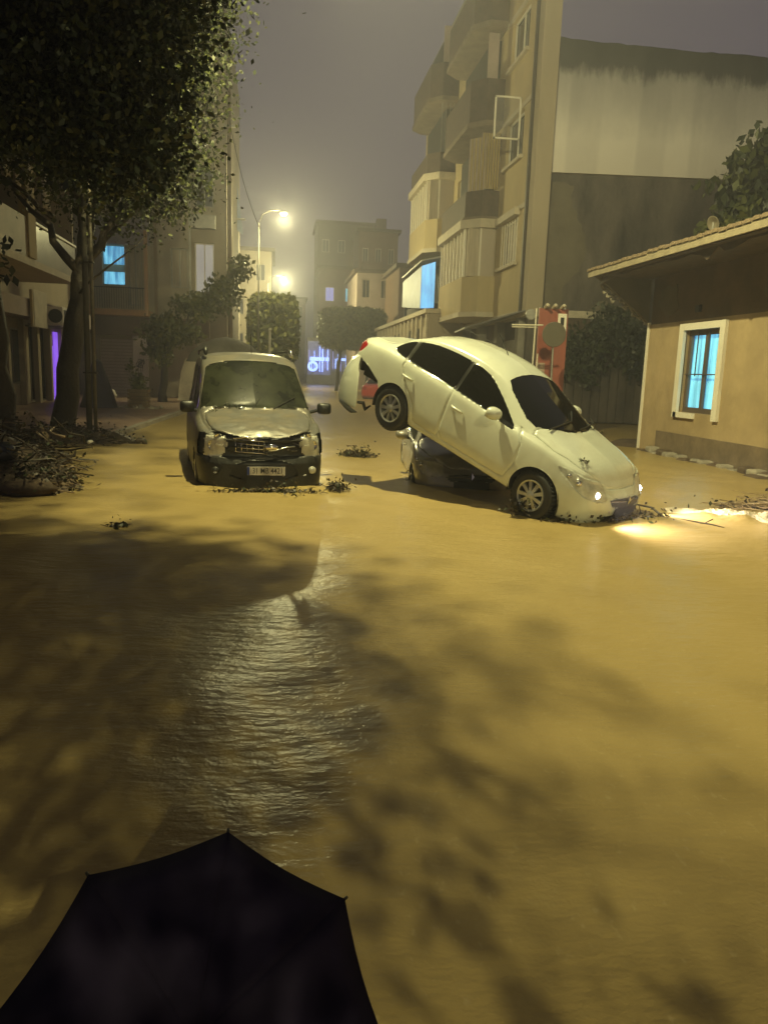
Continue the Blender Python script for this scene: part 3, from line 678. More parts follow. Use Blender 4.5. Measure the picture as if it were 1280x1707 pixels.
# street side of the same house: tall building with bright window high up
l3 = thing('tall_left_building', 'tall hazy building behind the dark crown with one bright white window', 'building', (-2.6, 44, 0))
F = Face((-2.9, 0, 0), (0, 1, 0), (1, 0, 0))
mb = MB(); F.wall(mb, 40.5, 62, -.2, 21, [(46, 47.4, z, z+1.6) for z in (4.6, 7.9, 11.2, 14.5)]+[(51, 52.4, z, z+1.6) for z in (4.6, 7.9, 11.2, 14.5)]); mb.build('wall', m_plaster, l3)
MB().box(-9, -3.2, 40.5, 62, 14.6, 21).build('inner_wall', m_pink, l3)
for z in (4.6, 7.9, 11.2, 14.5):
    window(F, l3, 46, 47.4, z, z+1.6, m_white, m_glassd); window(F, l3, 51, 52.4, z, z+1.6, m_white, m_glassd)
MB().box(-3.5, -2.75, 40.30, 40.36, 11.4, 14.2).build('lit_window', m_whitelit, l3)
MB().box(-4.5, -2.9, 40.37, 40.49, 10.9, 14.6).build('window_surround', m_grey, l3)
MB().box(-2.88, -2.0, 46, 46.1, 7.2, 7.3).box(-2.88, -2.0, 50, 50.1, 10.4, 10.5).build('bracket', m_grey, l3)
fl = MB().prism([(-2.75, 50, 13.0), (-2.5, 50.3, 12.6), (-2.15, 50.6, 9.6), (-2.6, 50, 9.9)], (0, .02, 0)).build('hanging_banner', mat('pale blue cloth', (.30, .36, .52), .8, nscale=2, namt=.2))
tag(fl, 'pale blue cloth banner hanging from the tall hazy building', 'banner')
# poles and cables
pl = thing('utility_pole', 'grey utility pole of two joined shafts between the left tree trunks', 'pole', (-3.85, 16.9, 0))
MB().tube([(-3.9, 16.9, -.25), (-3.86, 16.9, 6.5)], [.06, .05], 10).build('shaft', mat('pole concrete', (.09, .08, .06), .7, nscale=6, namt=.3), pl, True)
MB().tube([(-3.77, 16.88, -.25), (-3.73, 16.88, 6.5)], [.04, .035], 8).build('conduit', mat('pole conduit', (.16, .14, .10), .6, nscale=6, namt=.3), pl, True)
for z in (1.4, 3.6): MB().box(-3.97, -3.70, 16.83, 16.97, z, z+.03).build('strap', m_bark, pl)
p2 = thing('utility_pole', 'tall thin brown pole rising past the left facade behind the van', 'pole', (-2.05, 38, 0))
MB().tube([(-2.15, 37, -.2), (-2.2, 37, 15.5)], [.13, .09], 10).build('shaft', mat('brown pole', (.17, .12, .07), .7), p2, True)
MB().box(-2.4, -1.9, 36.96, 37.04, 12.0, 12.08).build('crossarm', m_metal, p2)
p3 = thing('short_post', 'short pale post beside the nearer thin lamp pole', 'post', (-.55, 36, 0))
MB().tube([(-.35, 36, -.2), (-.35, 36, 3.3)], .05, 8).build('shaft', m_wp, p3, True)
MB().lathe([(0, 3.36), (.07, 3.34), (.08, 3.3), (.06, 3.26)], 10, Matrix.Translation((-.35, 36, 0)), 'z').build('cap', m_wp, p3)

for k, (a, b, s_, lb) in enumerate((((-2.2, 37, 12.4), (-.75, 34, 7.3), .5, 'sagging cable from the tall brown pole to the nearer lamp'), ((-2.2, 37, 12.1), (-3.0, 52, 11.0), .7, 'sagging cable along the tall left building'), ((-3.75, 16.9, 6.4), (-2.2, 37, 12.1), .9, 'long sagging cable between the two utility poles'))):
    a, b = Vector(a), Vector(b); o = MB().tube([a.lerp(b, i/10)-Vector((0, 0, s_*4*(i/10)*(1-i/10))) for i in range(11)], .016, 5).build('cable', m_black); tag(o, lb, 'cable')
# ------------------------------------------------------------------ far end of the street, in the haze
def far_building(name, label, x0, x1, y0, y1, z1, m, cols, rows, zb=3.2, dz=3.1, lit=(), roofs=True, wmat=None):
    t = thing('far_building', label, 'building', ((x0+x1)/2, y0, 0))
    F = Face((0, y0, 0), (1, 0, 0), (0, -1, 0)); ops = []
    for i in range(cols):
        for j in range(rows):
            cx = x0+(x1-x0)*(i+.5)/cols; hw = (x1-x0)/cols*.22; z = zb+j*dz
            if z+1.6 < z1: ops.append((cx-hw, cx+hw, z, z+1.5, (i, j)))
    mb = MB(); F.wall(mb, x0, x1, -.3, z1, [o[:4] for o in ops], thick=.25); mb.build('wall', m, t)
    MB().box(x0, x1, y0+.35, y1, -.3, z1).build('inner_wall', m, t)
    for o in ops:
        window(F, t, *o[:4], m_trim, lit[o[4]] if (lit and o[4] in lit) else (wmat or m_glassd), nx=2)
    if roofs: MB().box(x0-.3, x1+.3, y0-.3, y1+.3, z1, z1+.3).build('roof', m_darkbrown, t)
    for j in range(rows):
        z = zb+j*dz-.9
        if j % 2 == 1 and z+1 < z1: MB().box(x0+.3, x0+(x1-x0)*.55, y0-1.1, y0-.02, z, z+.95).build('balcony', m, t)
    return t
far_building('a', 'far hazy building with two blue lit windows above the flat-topped tree', 4.6, 9.0, 88.5, 96, 12.6, m_brownwall, 2, 3, zb=3.1, dz=3.0, lit={(0, 2): m_bluedim, (1, 2): m_bluelit})
far_building('b', 'far pale stepped building with dark balconies left of the ochre block', 6.5, 9.6, 66, 75, 9.6, m_pink, 2, 3, zb=2.4, dz=2.6)
far_building('c', 'far dark brown building rising behind the pale stepped one', 4.8, 12.6, 99, 108, 19.2, m_darkbrown, 4, 5, zb=3, dz=3.2)
far_building('d', 'brownish hazy house close to the end of the ochre block', 8.9, 13.5, 58.5, 66, 9.2, m_brownwall, 3, 3, zb=2.6, dz=2.5)
far_building('e', 'faint far building with a chimney on the skyline', 8.2, 12.2, 82, 88, 15.6, m_brownwall, 3, 4, zb=3.2, dz=3.1)
o = MB().box(10.2, 11.2, 84, 85, 15.9, 17.3).build('chimney', m_brownwall); tag(o, 'square dark chimney block on the faint skyline building', 'chimney')
far_building('f', 'left far hazy building behind the round tree', -6.5, -.6, 74, 84, 12, m_plaster, 3, 3)
far_building('g', 'distant lilac building closing the street', -.8, 4.2, 122, 130, 12, m_pink, 3, 3, wmat=m_glassd)
# blue strings of light on the shop fronts at the end of the street
bs = thing('lit_shop_row', 'row of blue lit shop fronts at the far end of the street', 'shop', (6.8, 86, 0))
MB().box(3.2, 10.6, 86.4, 88.2, -.3, 5.0).build('wall', m_grey, bs)
for i in range(24):
    x = 3.4+i*.29; h = random.uniform(1.0, 2.9); z = random.uniform(1.3, 2.0)
    if i % 5 == 3: continue
    MB().box(x, x+random.uniform(.05, .12), 86.2, 86.3, z, z+h).build('light_string', m_blue if i % 3 else m_bluedim, bs)
MB().box(3.5, 5.6, 86.22, 86.32, 2.5, 2.9).build('lit_sign', m_blue, bs)
MB().box(6.5, 8.2, 86.22, 86.32, 2.6, 2.85).build('lit_sign', m_blue, bs)
MB().box(3.3, 5.8, 86.33, 86.36, 1.0, 4.6).build('shop_window', mat('faint blue shop window', (.2, .2, .35), .3, emis=(.3, .35, .8), estr=.25), bs)
rn = thing('round_neon_sign', 'round blue neon sign at the left end of the lit shops', 'sign', (3.7, 84, 0))
MB().lathe([(.30, -.03), (.56, -.03), (.56, .03), (.30, .03), (.30, -.03)], 20, Matrix.Translation((3.75, 84, 1.9))).build('ring', m_blue, rn)
MB().tube([(3.75, 84.1, -.2), (3.75, 84.1, 1.3)], .06, 6).build('post', m_metal, rn)

# ------------------------------------------------------------------ trees
def leaf_mesh(name, centres, radii, n, size, mats, droop=.5, seed=1, shell=.55):
    g = np.random.default_rng(seed); centres = np.asarray(centres, float); radii = np.asarray(radii, float)
    vol = np.prod(radii, 1); idx = g.choice(len(centres), n, p=vol/vol.sum())
    d = g.normal(size=(n, 3)); d /= np.linalg.norm(d, axis=1)[:, None]
    r = (shell+(1-shell)*g.random(n)**.6)*(1+.10*g.normal(size=n))
    P = centres[idx]+d*r[:, None]*radii[idx]
    # clumps
    k = max(8, n//40); cl = P[g.choice(n, k)]; near = g.integers(0, k, n); pull = g.random(n) < .45
    P[pull] = cl[near[pull]]+g.normal(size=(pull.sum(), 3))*np.array([.20, .20, .16])*radii.mean()**.5
    a = g.random(n)*2*np.pi; tilt = g.normal(size=n)*.6-droop
    ax = np.stack([np.cos(a)*np.cos(tilt), np.sin(a)*np.cos(tilt), np.sin(tilt)], 1)
    b = np.cross(ax, g.normal(size=(n, 3))); b /= np.linalg.norm(b, axis=1)[:, None]
    s = size*(.6+.8*g.random(n)); L = ax*s[:, None]; Wd = b*(s*.30)[:, None]
    V = np.stack([P-L*.5, P+Wd, P+L*.5, P-Wd], 1).reshape(-1, 3)
    F = np.arange(4*n).reshape(n, 4)
    return mesh_np(name, V, F, mats, midx=g.integers(0, len(mats), n))

def crook(p, q, k, amp, seed):
    g = random.Random(seed); p, q = Vector(p), Vector(q); o = []
    for i in range(k+1):
        t = i/k; v = p.lerp(q, t)
        if 0 < i < k: v += Vector((g.uniform(-amp, amp), g.uniform(-amp, amp), g.uniform(-amp, amp)*.4))
        o.append(v)
    return o
def tree(label, trunk, r0, limbs, crown, n, size, mats, seed, droop=.5, shell=.55, group=None, name='tree'):
    t = thing(name, label, 'tree', trunk[0], group)
    k = len(trunk); mb = MB(); pts = []
    for a, b in zip(trunk, trunk[1:]):
        pts += crook(a, b, 4, r0*.22, seed)[:-1]
    pts.append(Vector(trunk[-1]))
    rr = [r0*(1.25 if i == 0 else 1)*(1-.55*i/len(pts)) for i in range(len(pts))]
    mb.tube(pts, rr, 12).build('trunk', m_bark, t, True)
    for i, (a, b, r) in enumerate(limbs):
        c = crook(a, b, 6, .10, seed+i); MB().tube(c, [r*(1-.75*j/6) for j in range(7)], 8).build('branch', m_bark, t, True)
    cs, rs_ = zip(*crown)
    me = leaf_mesh('crown', np.array(cs)-np.array(trunk[0]), rs_, n, size, mats, droop, seed, shell)
    link('crown', me, t, world=False)
    return t
# A: the near left street tree with the leaning trunk
A = (-4.75, 18.0, -.2)
tree('large dark street tree with leaning trunk beside the utility pole', [A, (-4.45, 18, 2.0), (-4.1, 18, 3.9), (-4.0, 18, 5.2)], .27,
     [((-4.15, 18, 3.6), (-3.0, 17.6, 5.2), .13), ((-4.2, 18, 3.5), (-5.6, 18, 5.4), .11), ((-4.1, 18, 4.2), (-4.4, 16.8, 6.4), .1), ((-4.1, 18, 4.4), (-3.4, 18.4, 7), .1),
      ((-4.3, 17.9, 3.0), (-2.75, 17.5, 4.3), .035), ((-3.7, 17.9, 4.2), (-2.2, 17.2, 5.5), .06), ((-4.7, 18, 4.6), (-6.3, 17.5, 5.8), .06)],
     [((-3.5, 17.8, 6.9), (2.35, 2.4, 2.55)), ((-2.5, 17.4, 8.9), (1.75, 2.2, 2.2)), ((-5.2, 17.8, 7.6), (2.7, 2.6, 2.3)), ((-2.55, 17.2, 5.6), (1.35, 1.5, 1.15)), ((-4.2, 17.5, 9.6), (3.4, 3.0, 2.0)), ((-6.6, 17.0, 6.6), (1.8, 2.0, 1.6))],
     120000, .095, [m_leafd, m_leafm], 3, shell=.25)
# C: nearer tree whose trunk stands at the left edge; its canopy spreads above the frame
tree('nearest dark street tree at the left edge, its canopy over the street', [(-5.62, 16.4, -.2), (-5.52, 16.3, 2.0), (-5.75, 15.9, 4.4), (-5.7, 15.0, 6)], .36,
     [((-6.0, 16.2, 3.4), (-4.9, 14.0, 6.6), .16), ((-6.0, 16.2, 3.5), (-6.6, 14.2, 6), .14), ((-5.9, 15.8, 3.9), (-5.0, 16.2, 3.3), .05)],
     [((-4.9, 13.4, 7.2), (2.2, 2.6, 2.1)), ((-6.4, 14.2, 6.0), (2.0, 2.4, 1.7)), ((-5.7, 15.2, 3.35), (.75, .8, .42))],
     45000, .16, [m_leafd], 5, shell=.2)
# D: roadside tree left of the viewer, crown overhead
tree('roadside tree just left of the viewer with its crown overhead', [(-6.2, 7.2, -.2), (-5.9, 7.2, 2.6), (-5.2, 7.3, 5.0)], .3,
     [((-5.6, 7.2, 3.8), (-3.0, 7.6, 6.2), .16), ((-5.4, 7.2, 4.4), (-3.6, 6.0, 6.6), .12), ((-3.4, 7.5, 6.0), (-.6, 8.5, 6.7), .07)],
     [((.05, 8.3, 6.4), (.95, 1.55, .42)), ((.45, 7.2, 6.35), (.75, .8, .4)), ((-1.2, 8.6, 6.35), (1.3, 1.8, .65)), ((-2.8, 8.4, 6.2), (1.5, 2.0, 1.0)), ((-4.4, 8.0, 6.2), (1.6, 1.9, 1.2)), ((-.9, 6.6, 6.5), (1.5, 1.2, .7)),
      ((-1.75, 7.9, 4.7), (1.08, 1.0, 1.3)), ((-2.9, 7.8, 5.0), (1.3, 1.1, 1.5)), ((-1.32, 8.0, 5.65), (.95, 1.1, .85)), ((-1.55, 7.9, 3.62), (.75, .7, .5)), ((-4.0, 7.8, 5.2), (1.3, 1.1, 1.6)), ((-.95, 8.2, 6.0), (.6, .8, .5))],
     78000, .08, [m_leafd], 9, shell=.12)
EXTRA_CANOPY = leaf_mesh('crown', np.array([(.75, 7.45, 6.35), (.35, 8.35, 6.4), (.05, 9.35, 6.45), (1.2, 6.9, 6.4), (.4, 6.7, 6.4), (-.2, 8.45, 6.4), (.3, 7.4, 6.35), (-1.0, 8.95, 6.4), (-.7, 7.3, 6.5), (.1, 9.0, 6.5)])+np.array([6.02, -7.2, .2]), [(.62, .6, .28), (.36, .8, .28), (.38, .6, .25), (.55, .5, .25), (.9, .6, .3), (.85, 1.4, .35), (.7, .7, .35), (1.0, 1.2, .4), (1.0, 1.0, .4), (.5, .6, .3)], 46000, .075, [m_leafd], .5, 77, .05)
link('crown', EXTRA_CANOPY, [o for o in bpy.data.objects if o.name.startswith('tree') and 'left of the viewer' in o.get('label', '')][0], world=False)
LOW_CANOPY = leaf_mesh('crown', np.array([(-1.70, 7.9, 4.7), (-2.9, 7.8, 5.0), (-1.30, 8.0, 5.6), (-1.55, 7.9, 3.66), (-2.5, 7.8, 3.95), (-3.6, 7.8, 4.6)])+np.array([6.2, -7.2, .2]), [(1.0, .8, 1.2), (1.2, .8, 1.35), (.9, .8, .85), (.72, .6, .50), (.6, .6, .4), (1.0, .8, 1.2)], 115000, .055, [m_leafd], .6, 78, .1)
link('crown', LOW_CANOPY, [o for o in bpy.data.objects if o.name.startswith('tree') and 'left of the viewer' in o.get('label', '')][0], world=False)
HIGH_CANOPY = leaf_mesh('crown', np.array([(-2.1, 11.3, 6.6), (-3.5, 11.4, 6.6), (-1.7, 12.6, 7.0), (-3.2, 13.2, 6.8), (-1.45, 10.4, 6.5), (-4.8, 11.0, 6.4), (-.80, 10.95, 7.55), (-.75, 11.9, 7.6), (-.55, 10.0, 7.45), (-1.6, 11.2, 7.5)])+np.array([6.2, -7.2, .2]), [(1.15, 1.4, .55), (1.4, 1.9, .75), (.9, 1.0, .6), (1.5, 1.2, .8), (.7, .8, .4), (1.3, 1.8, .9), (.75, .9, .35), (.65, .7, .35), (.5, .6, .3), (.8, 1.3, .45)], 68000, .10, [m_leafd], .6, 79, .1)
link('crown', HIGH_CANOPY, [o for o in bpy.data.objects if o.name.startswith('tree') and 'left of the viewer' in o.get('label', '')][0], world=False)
tree('unseen shading tree added behind the viewer on the left kerb', [(-5.4, -2.5, -.2), (-5.0, -2.5, 2.4), (-4.4, -2.4, 4.4)], .28,  # unseen crown, added and shaped to block the lamp behind the viewer
     [((-4.6, -2.5, 3.8), (-1.2, -2.2, 5.8), .14)],
     [((-3.9, -2.5, 5.4), (2.6, 2.0, 2.9)), ((-1.6, -2.0, 4.6), (2.0, 1.5, 2.7)), ((.3, -1.9, 4.4), (1.5, 1.3, 2.7)), ((1.2, -1.9, 4.6), (1.0, 1.1, 2.4)), ((1.6, -1.9, 5.4), (.7, 1.0, 1.3)), ((.8, -1.9, 7.2), (1.5, 1.2, 1.5)), ((-1.2, -2.0, 7.4), (1.9, 1.4, 1.6)), ((-3.6, -2.2, 7.6), (2.2, 1.6, 1.6))],
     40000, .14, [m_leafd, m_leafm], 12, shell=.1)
# left slender leafy street tree by the shutter
tree('slender loose street tree in front of the pale corner house', [(-4.75, 33.5, 0), (-4.65, 33.5, 1.8), (-4.3, 33.5, 3.2)], .18,
     [((-4.6, 33.5, 1.8), (-3.3, 33.5, 4.2), .08), ((-4.6, 33.5, 1.7), (-5.3, 33.5, 3.2), .08), ((-3.6, 33.5, 3.6), (-1.4, 33.5, 5.6), .035), ((-4.0, 33.5, 3.0), (-2.2, 33.2, 4.4), .04)],
     [((-4.5, 33.4, 3.0), (1.1, 1.0, .7)), ((-3.2, 33.3, 4.0), (1.1, .9, .55)), ((-2.2, 33.3, 4.6), (.9, .8, .7)), ((-1.5, 33.3, 5.6), (.6, .5, .6)), ((-4.9, 33.3, 2.1), (.55, .6, .45)), ((-3.5, 33.3, 2.8), (.7, .6, .35))],
     4200, .20, [m_leafy, m_leafm], 14, droop=.7, shell=.0)
# domed parasol behind the van
dm = thing('market_parasol', 'dark domed parasol behind the van roof', 'parasol', (-2.2, 26.5, 0))
MB().lathe([(1.35, 1.75), (1.2, 2.05), (.85, 2.35), (.4, 2.55), (0, 2.62)], 20, Matrix.Translation((-1.75, 27.5, 0)), 'z').build('canopy', mat('faded dark canvas', (.10, .09, .07), .8, nscale=3, namt=.3), dm, True)
MB().tube([(-1.75, 27.5, -.2), (-1.75, 27.5, 2.6)], .035, 8).build('pole', m_metal, dm)
# clipped trees in the haze
def clipped_tree(label, x0, x1, y, z0, z1, trunks, n, seed, mats):
    t = thing('clipped_tree', label, 'tree', ((x0+x1)/2, y, 0)); g = np.random.default_rng(seed)
    for i in range(trunks):
        cx = x0+(x1-x0)*(i+.5)/trunks; c = crook((cx, y, -.2), (cx+.3, y, z0+.3), 4, .06, i)
        MB().tube(c, .14, 8).build('trunk', m_bark, t, True)
        for k in range(4): MB().tube([(cx+.3, y, z0-.5), (cx-.7+k*.5, y, z0+.6)], .05, 5).build('branch', m_bark, t)
    q = g.uniform(-1, 1, (n, 3)); q /= (np.abs(q)**5).sum(1)[:, None]**.2; q *= (1-.18*g.random(n)[:, None]**2)*(1+.05*g.normal(size=(n, 1)))
    P = q*np.array([(x1-x0)/2, 1.7, (z1-z0)/2])+np.array([0, 0, (z0+z1)/2])
    a = g.normal(size=(n, 3)); a /= np.linalg.norm(a, axis=1)[:, None]; b = np.cross(a, g.normal(size=(n, 3))); b /= np.linalg.norm(b, axis=1)[:, None]
    s = .17; V = np.stack([P-a*s, P+b*s*.6, P+a*s, P-b*s*.6], 1).reshape(-1, 3)
    link('crown', mesh_np('crown', V, np.arange(4*n).reshape(n, 4), mats, midx=g.integers(0, len(mats), n)), t, world=False)
clipped_tree('rounded clipped street tree below the lower lamp glow', -1.55, 1.05, 45, 1.9, 5.5, 1, 11000, 21, [m_leafy, m_leafm])
clipped_tree('flat-topped boxy clipped tree in the middle of the far street', 3.3, 8.0, 60, 3.3, 6.15, 2, 15000, 22, [m_leafm, m_leafy])
# right tree behind the small house and weeds on its roof
tree('leafy tree rising behind the tiled eave of the small house', [(14.8, 22, 0), (14.6, 22, 4), (14.3, 22, 6.5)], .2,
     [((14.5, 22, 4.6), (12.9, 21.6, 7.6), .08), ((14.4, 22, 5), (15.8, 22, 8), .08)],
     [((14.4, 21.5, 7.6), (1.5, 1.4, 1.5)), ((13.1, 21.3, 7.0), (1.0, 1.0, 1.1)), ((15.6, 21.5, 7.4), (1.8, 1.5, 1.7)), ((13.6, 21, 5.9), (1.6, 1.2, .9)), ((12.3, 20.8, 5.6), (.8, .8, .7))],
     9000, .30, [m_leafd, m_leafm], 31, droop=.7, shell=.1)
wg = leaf_mesh('roof_weeds', [(10.4, 19.2, 4.75), (11.0, 19.2, 5.15), (9.4, 18.6, 4.45), (11.9, 19.4, 5.4)], [(.5, .3, .35), (.5, .3, .5), (.3, .2, .15), (.4, .3, .5)], 1500, .16, [m_leafm, m_leafy], -.4, 41, .1)
tag(link('roof_weeds', wg), 'green weeds growing along the roof edge left of the tree', 'weeds', kind='stuff')
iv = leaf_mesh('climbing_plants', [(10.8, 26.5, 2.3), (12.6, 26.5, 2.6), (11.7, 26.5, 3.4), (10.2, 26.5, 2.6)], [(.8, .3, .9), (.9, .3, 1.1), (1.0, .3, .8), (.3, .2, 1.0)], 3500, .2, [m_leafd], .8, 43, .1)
tag(link('climbing_plants', iv), 'dark climbing plants over the gate at the gable wall', 'plants', kind='stuff')

# ------------------------------------------------------------------ vehicles: lofted bodies cut into panels
def ip(x, tab):
    a = np.array(tab, float); return np.interp(x, a[:, 0], a[:, 1])
def smooth_ip(x, tab, w=.06):
    o = np.zeros_like(x)
    for d, k in ((-1.5, .1), (-1, .15), (-.5, .2), (0, .1), (.5, .2), (1, .15), (1.5, .1)): o += k*ip(x+d*w, tab)
    return o
def chaik(P, it):
    for _ in range(it):
        q = np.empty((2*(len(P)-1)+2,)+P.shape[1:]); q[0] = P[0]; q[-1] = P[-1]
        q[1:-1:2] = .75*P[:-1]+.25*P[1:]; q[2:-1:2] = .25*P[:-1]+.75*P[1:]
        P = q
    return P
def loft(plan, ringfn, NX, NV, it=3, frontfn=None):
    """plan: (x, P) outline of half width from rear to front; ringfn(x) -> control points (K, n, 2) of (y fraction, z)"""
    pl = chaik(np.array(plan, float), 3); s = np.r_[0, np.cumsum(np.hypot(np.diff(pl[:, 0]), np.diff(pl[:, 1])*.8))]
    u = np.linspace(0, s[-1], NX); x = np.interp(u, s, pl[:, 0]); P = np.interp(u, s, pl[:, 1])
    K = chaik(ringfn(x), it)                        # (k, NX, 2)
    d = np.linalg.norm(np.diff(K, axis=0), axis=2).mean(1); t = np.r_[0, np.cumsum(d)]; tt = np.linspace(0, t[-1], NV)
    Y = np.empty((NV, NX)); Z = np.empty((NV, NX))
    for i in range(NX): Y[:, i] = np.interp(tt, t, K[:, i, 0]); Z[:, i] = np.interp(tt, t, K[:, i, 1])
    Y *= P[None]; X = np.repeat(x[None], NV, 0).copy()
    if frontfn: X, Y, Z = frontfn(X, Y, Z)
    return X, Y, Z
def sdist(px, py, poly):
    """signed distance (inside negative) and nearest point"""
    poly = np.array(poly, float); best = np.full(px.shape, 1e9); nx = px.copy(); ny = py.copy(); ins = np.zeros(px.shape, bool)
    for (a, b), (c, d) in zip(poly, np.roll(poly, -1, 0)):
        vx, vy = c-a, d-b; t = np.clip(((px-a)*vx+(py-b)*vy)/(vx*vx+vy*vy+1e-12), 0, 1)
        qx, qy = a+t*vx, b+t*vy; dd = np.hypot(px-qx, py-qy); m = dd < best; best[m] = dd[m]; nx[m] = qx[m]; ny[m] = qy[m]
        cond = ((b > py) != (d > py)) & (px < (c-a)*(py-b)/((d-b) if d != b else 1e-9)+a); ins ^= cond
    return np.where(ins, -best, best), nx, ny
def smoothpoly(p, it=2, k=.2):
    p = np.array(p, float)
    for _ in range(it):
        q = np.roll(p, -1, 0); p = np.stack([(1-k)*p+k*q, k*p+(1-k)*q], 1).reshape(-1, 2)
    return p

def make_body(root, X, Y, Z, regions, cuts, body_m, name='body', snap=.012, bump=None):
    """regions: list of (part name, plane, polygon, material, inset, side, axis condition); first match wins. plane 'xz','xy','yz'"""
    NV, NX = X.shape
    V = np.stack([X, Y, Z], -1)
    # mirror
    Vm = V.copy(); Vm[..., 1] *= -1
    ax = {'xz': (0, 2), 'xy': (0, 1), 'yz': (1, 2)}
    out = []
    du = np.gradient(V, axis=1); dv = np.gradient(V, axis=0); Nn = np.cross(du, dv); Nn /= np.linalg.norm(Nn, axis=2)[..., None]+1e-9
    c0 = V.reshape(-1, 3); ctr = c0.mean(0)*[1, 0, 1]
    if (Nn[NV//2, NX//2, 1] < 0): Nn = -Nn
    seam = np.zeros(V.shape[:2])
    for nm, plane, poly, m, inset, cond in regions+cuts:
        a, b = ax[plane]; ok = cond(V, Nn)
        sd, qx, qy = sdist(V[..., a], V[..., b], poly); sel = ok & (np.abs(sd) < snap)
        V[..., a][sel] = qx[sel]; V[..., b][sel] = qy[sel]
        if inset == 0: seam[sel] = 1
    if bump is not None: V = V+Nn*bump(V)[..., None]
    V = V-Nn*(seam*.010)[..., None]
    i = np.arange(NV*NX).reshape(NV, NX)
    F = np.stack([i[:-1, :-1].ravel(), i[:-1, 1:].ravel(), i[1:, 1:].ravel(), i[1:, :-1].ravel()], 1)
    Vf = V.reshape(-1, 3); fc = Vf[F].mean(1); Nf = Nn.reshape(-1, 3)[F].mean(1); Nf /= np.linalg.norm(Nf, axis=1)[:, None]+1e-9
    lab = np.zeros(len(F), int)-1
    for k, (nm, plane, poly, m, inset, cond) in enumerate(regions):
        a, b = ax[plane]; sd, _, _ = sdist(fc[:, a], fc[:, b], poly); lab[(lab == -1) & (sd < 0) & cond(fc, Nf)] = k
    dead = np.zeros(len(F), bool)
    for nm, plane, poly, m, inset, cond in cuts:
        a, b = ax[plane]; sd, _, _ = sdist(fc[:, a], fc[:, b], poly); dead |= (sd < 0) & cond(fc, Nf)
    # orientation: make windings outward
    v0 = Vf[F]; wn = np.cross(v0[:, 1]-v0[:, 0], v0[:, 3]-v0[:, 0]); 
    if (wn*Nf).sum() < 0: F = F[:, ::-1]
    parts = []
    def emit(nm, fsel, m, inset, sides, two=False):
        if not fsel.any(): return
        if two:
            Fa = F[fsel]; used = np.unique(Fa); mp = -np.ones(NV*NX, int); mp[used] = np.arange(len(used)); Vb = Vf[used]-Nn.reshape(-1, 3)[used]*inset
            Vm_ = Vb*[1, -1, 1]; Fm = mp[Fa]
            VV = np.r_[Vb, Vm_]; FF = np.r_[Fm, Fm[:, ::-1]+len(Vb)]
            me = mesh_np(nm, VV, FF, m, smooth=True); parts.append(link(nm, me, root, False))
        else:
            for s in (1, -1):
                Fa = F[fsel]; used = np.unique(Fa); mp = -np.ones(NV*NX, int); mp[used] = np.arange(len(used)); Vb = (Vf[used]-Nn.reshape(-1, 3)[used]*inset)*[1, s, 1]
                Fm = mp[Fa]; Fm = Fm if s == 1 else Fm[:, ::-1]
                parts.append(link(nm, mesh_np(nm, Vb, Fm, m, smooth=True), root, False))
    def dilate(sel):
        g = sel.reshape(NV-1, NX-1); d = g.copy(); d[1:] |= g[:-1]; d[:-1] |= g[1:]; d[:, 1:] |= g[:, :-1]; d[:, :-1] |= g[:, 1:]; return d.ravel() & ~dead
    for k, (nm, plane, poly, m, inset, cond) in enumerate(regions):
        sel = (lab == k) & ~dead
        cen = nm.startswith('*'); nm = nm.strip('*')
        if inset > 0: sel = dilate(sel)
        emit(nm, sel, m, inset, None, two=cen)
    emit(name, (lab == -1) & ~dead, body_m, 0, None, two=True)
    return parts

SIDE = lambda V, N: (np.abs(V[..., 1]) > .3) & (np.abs(N[..., 1]) > .42)
TOP = lambda V, N: (N[..., 2] > .15) & (np.abs(N[..., 1]) < .75)
FRONT = lambda V, N: (N[..., 0] > .12)
REAR = lambda V, N: (N[..., 0] < -.12)

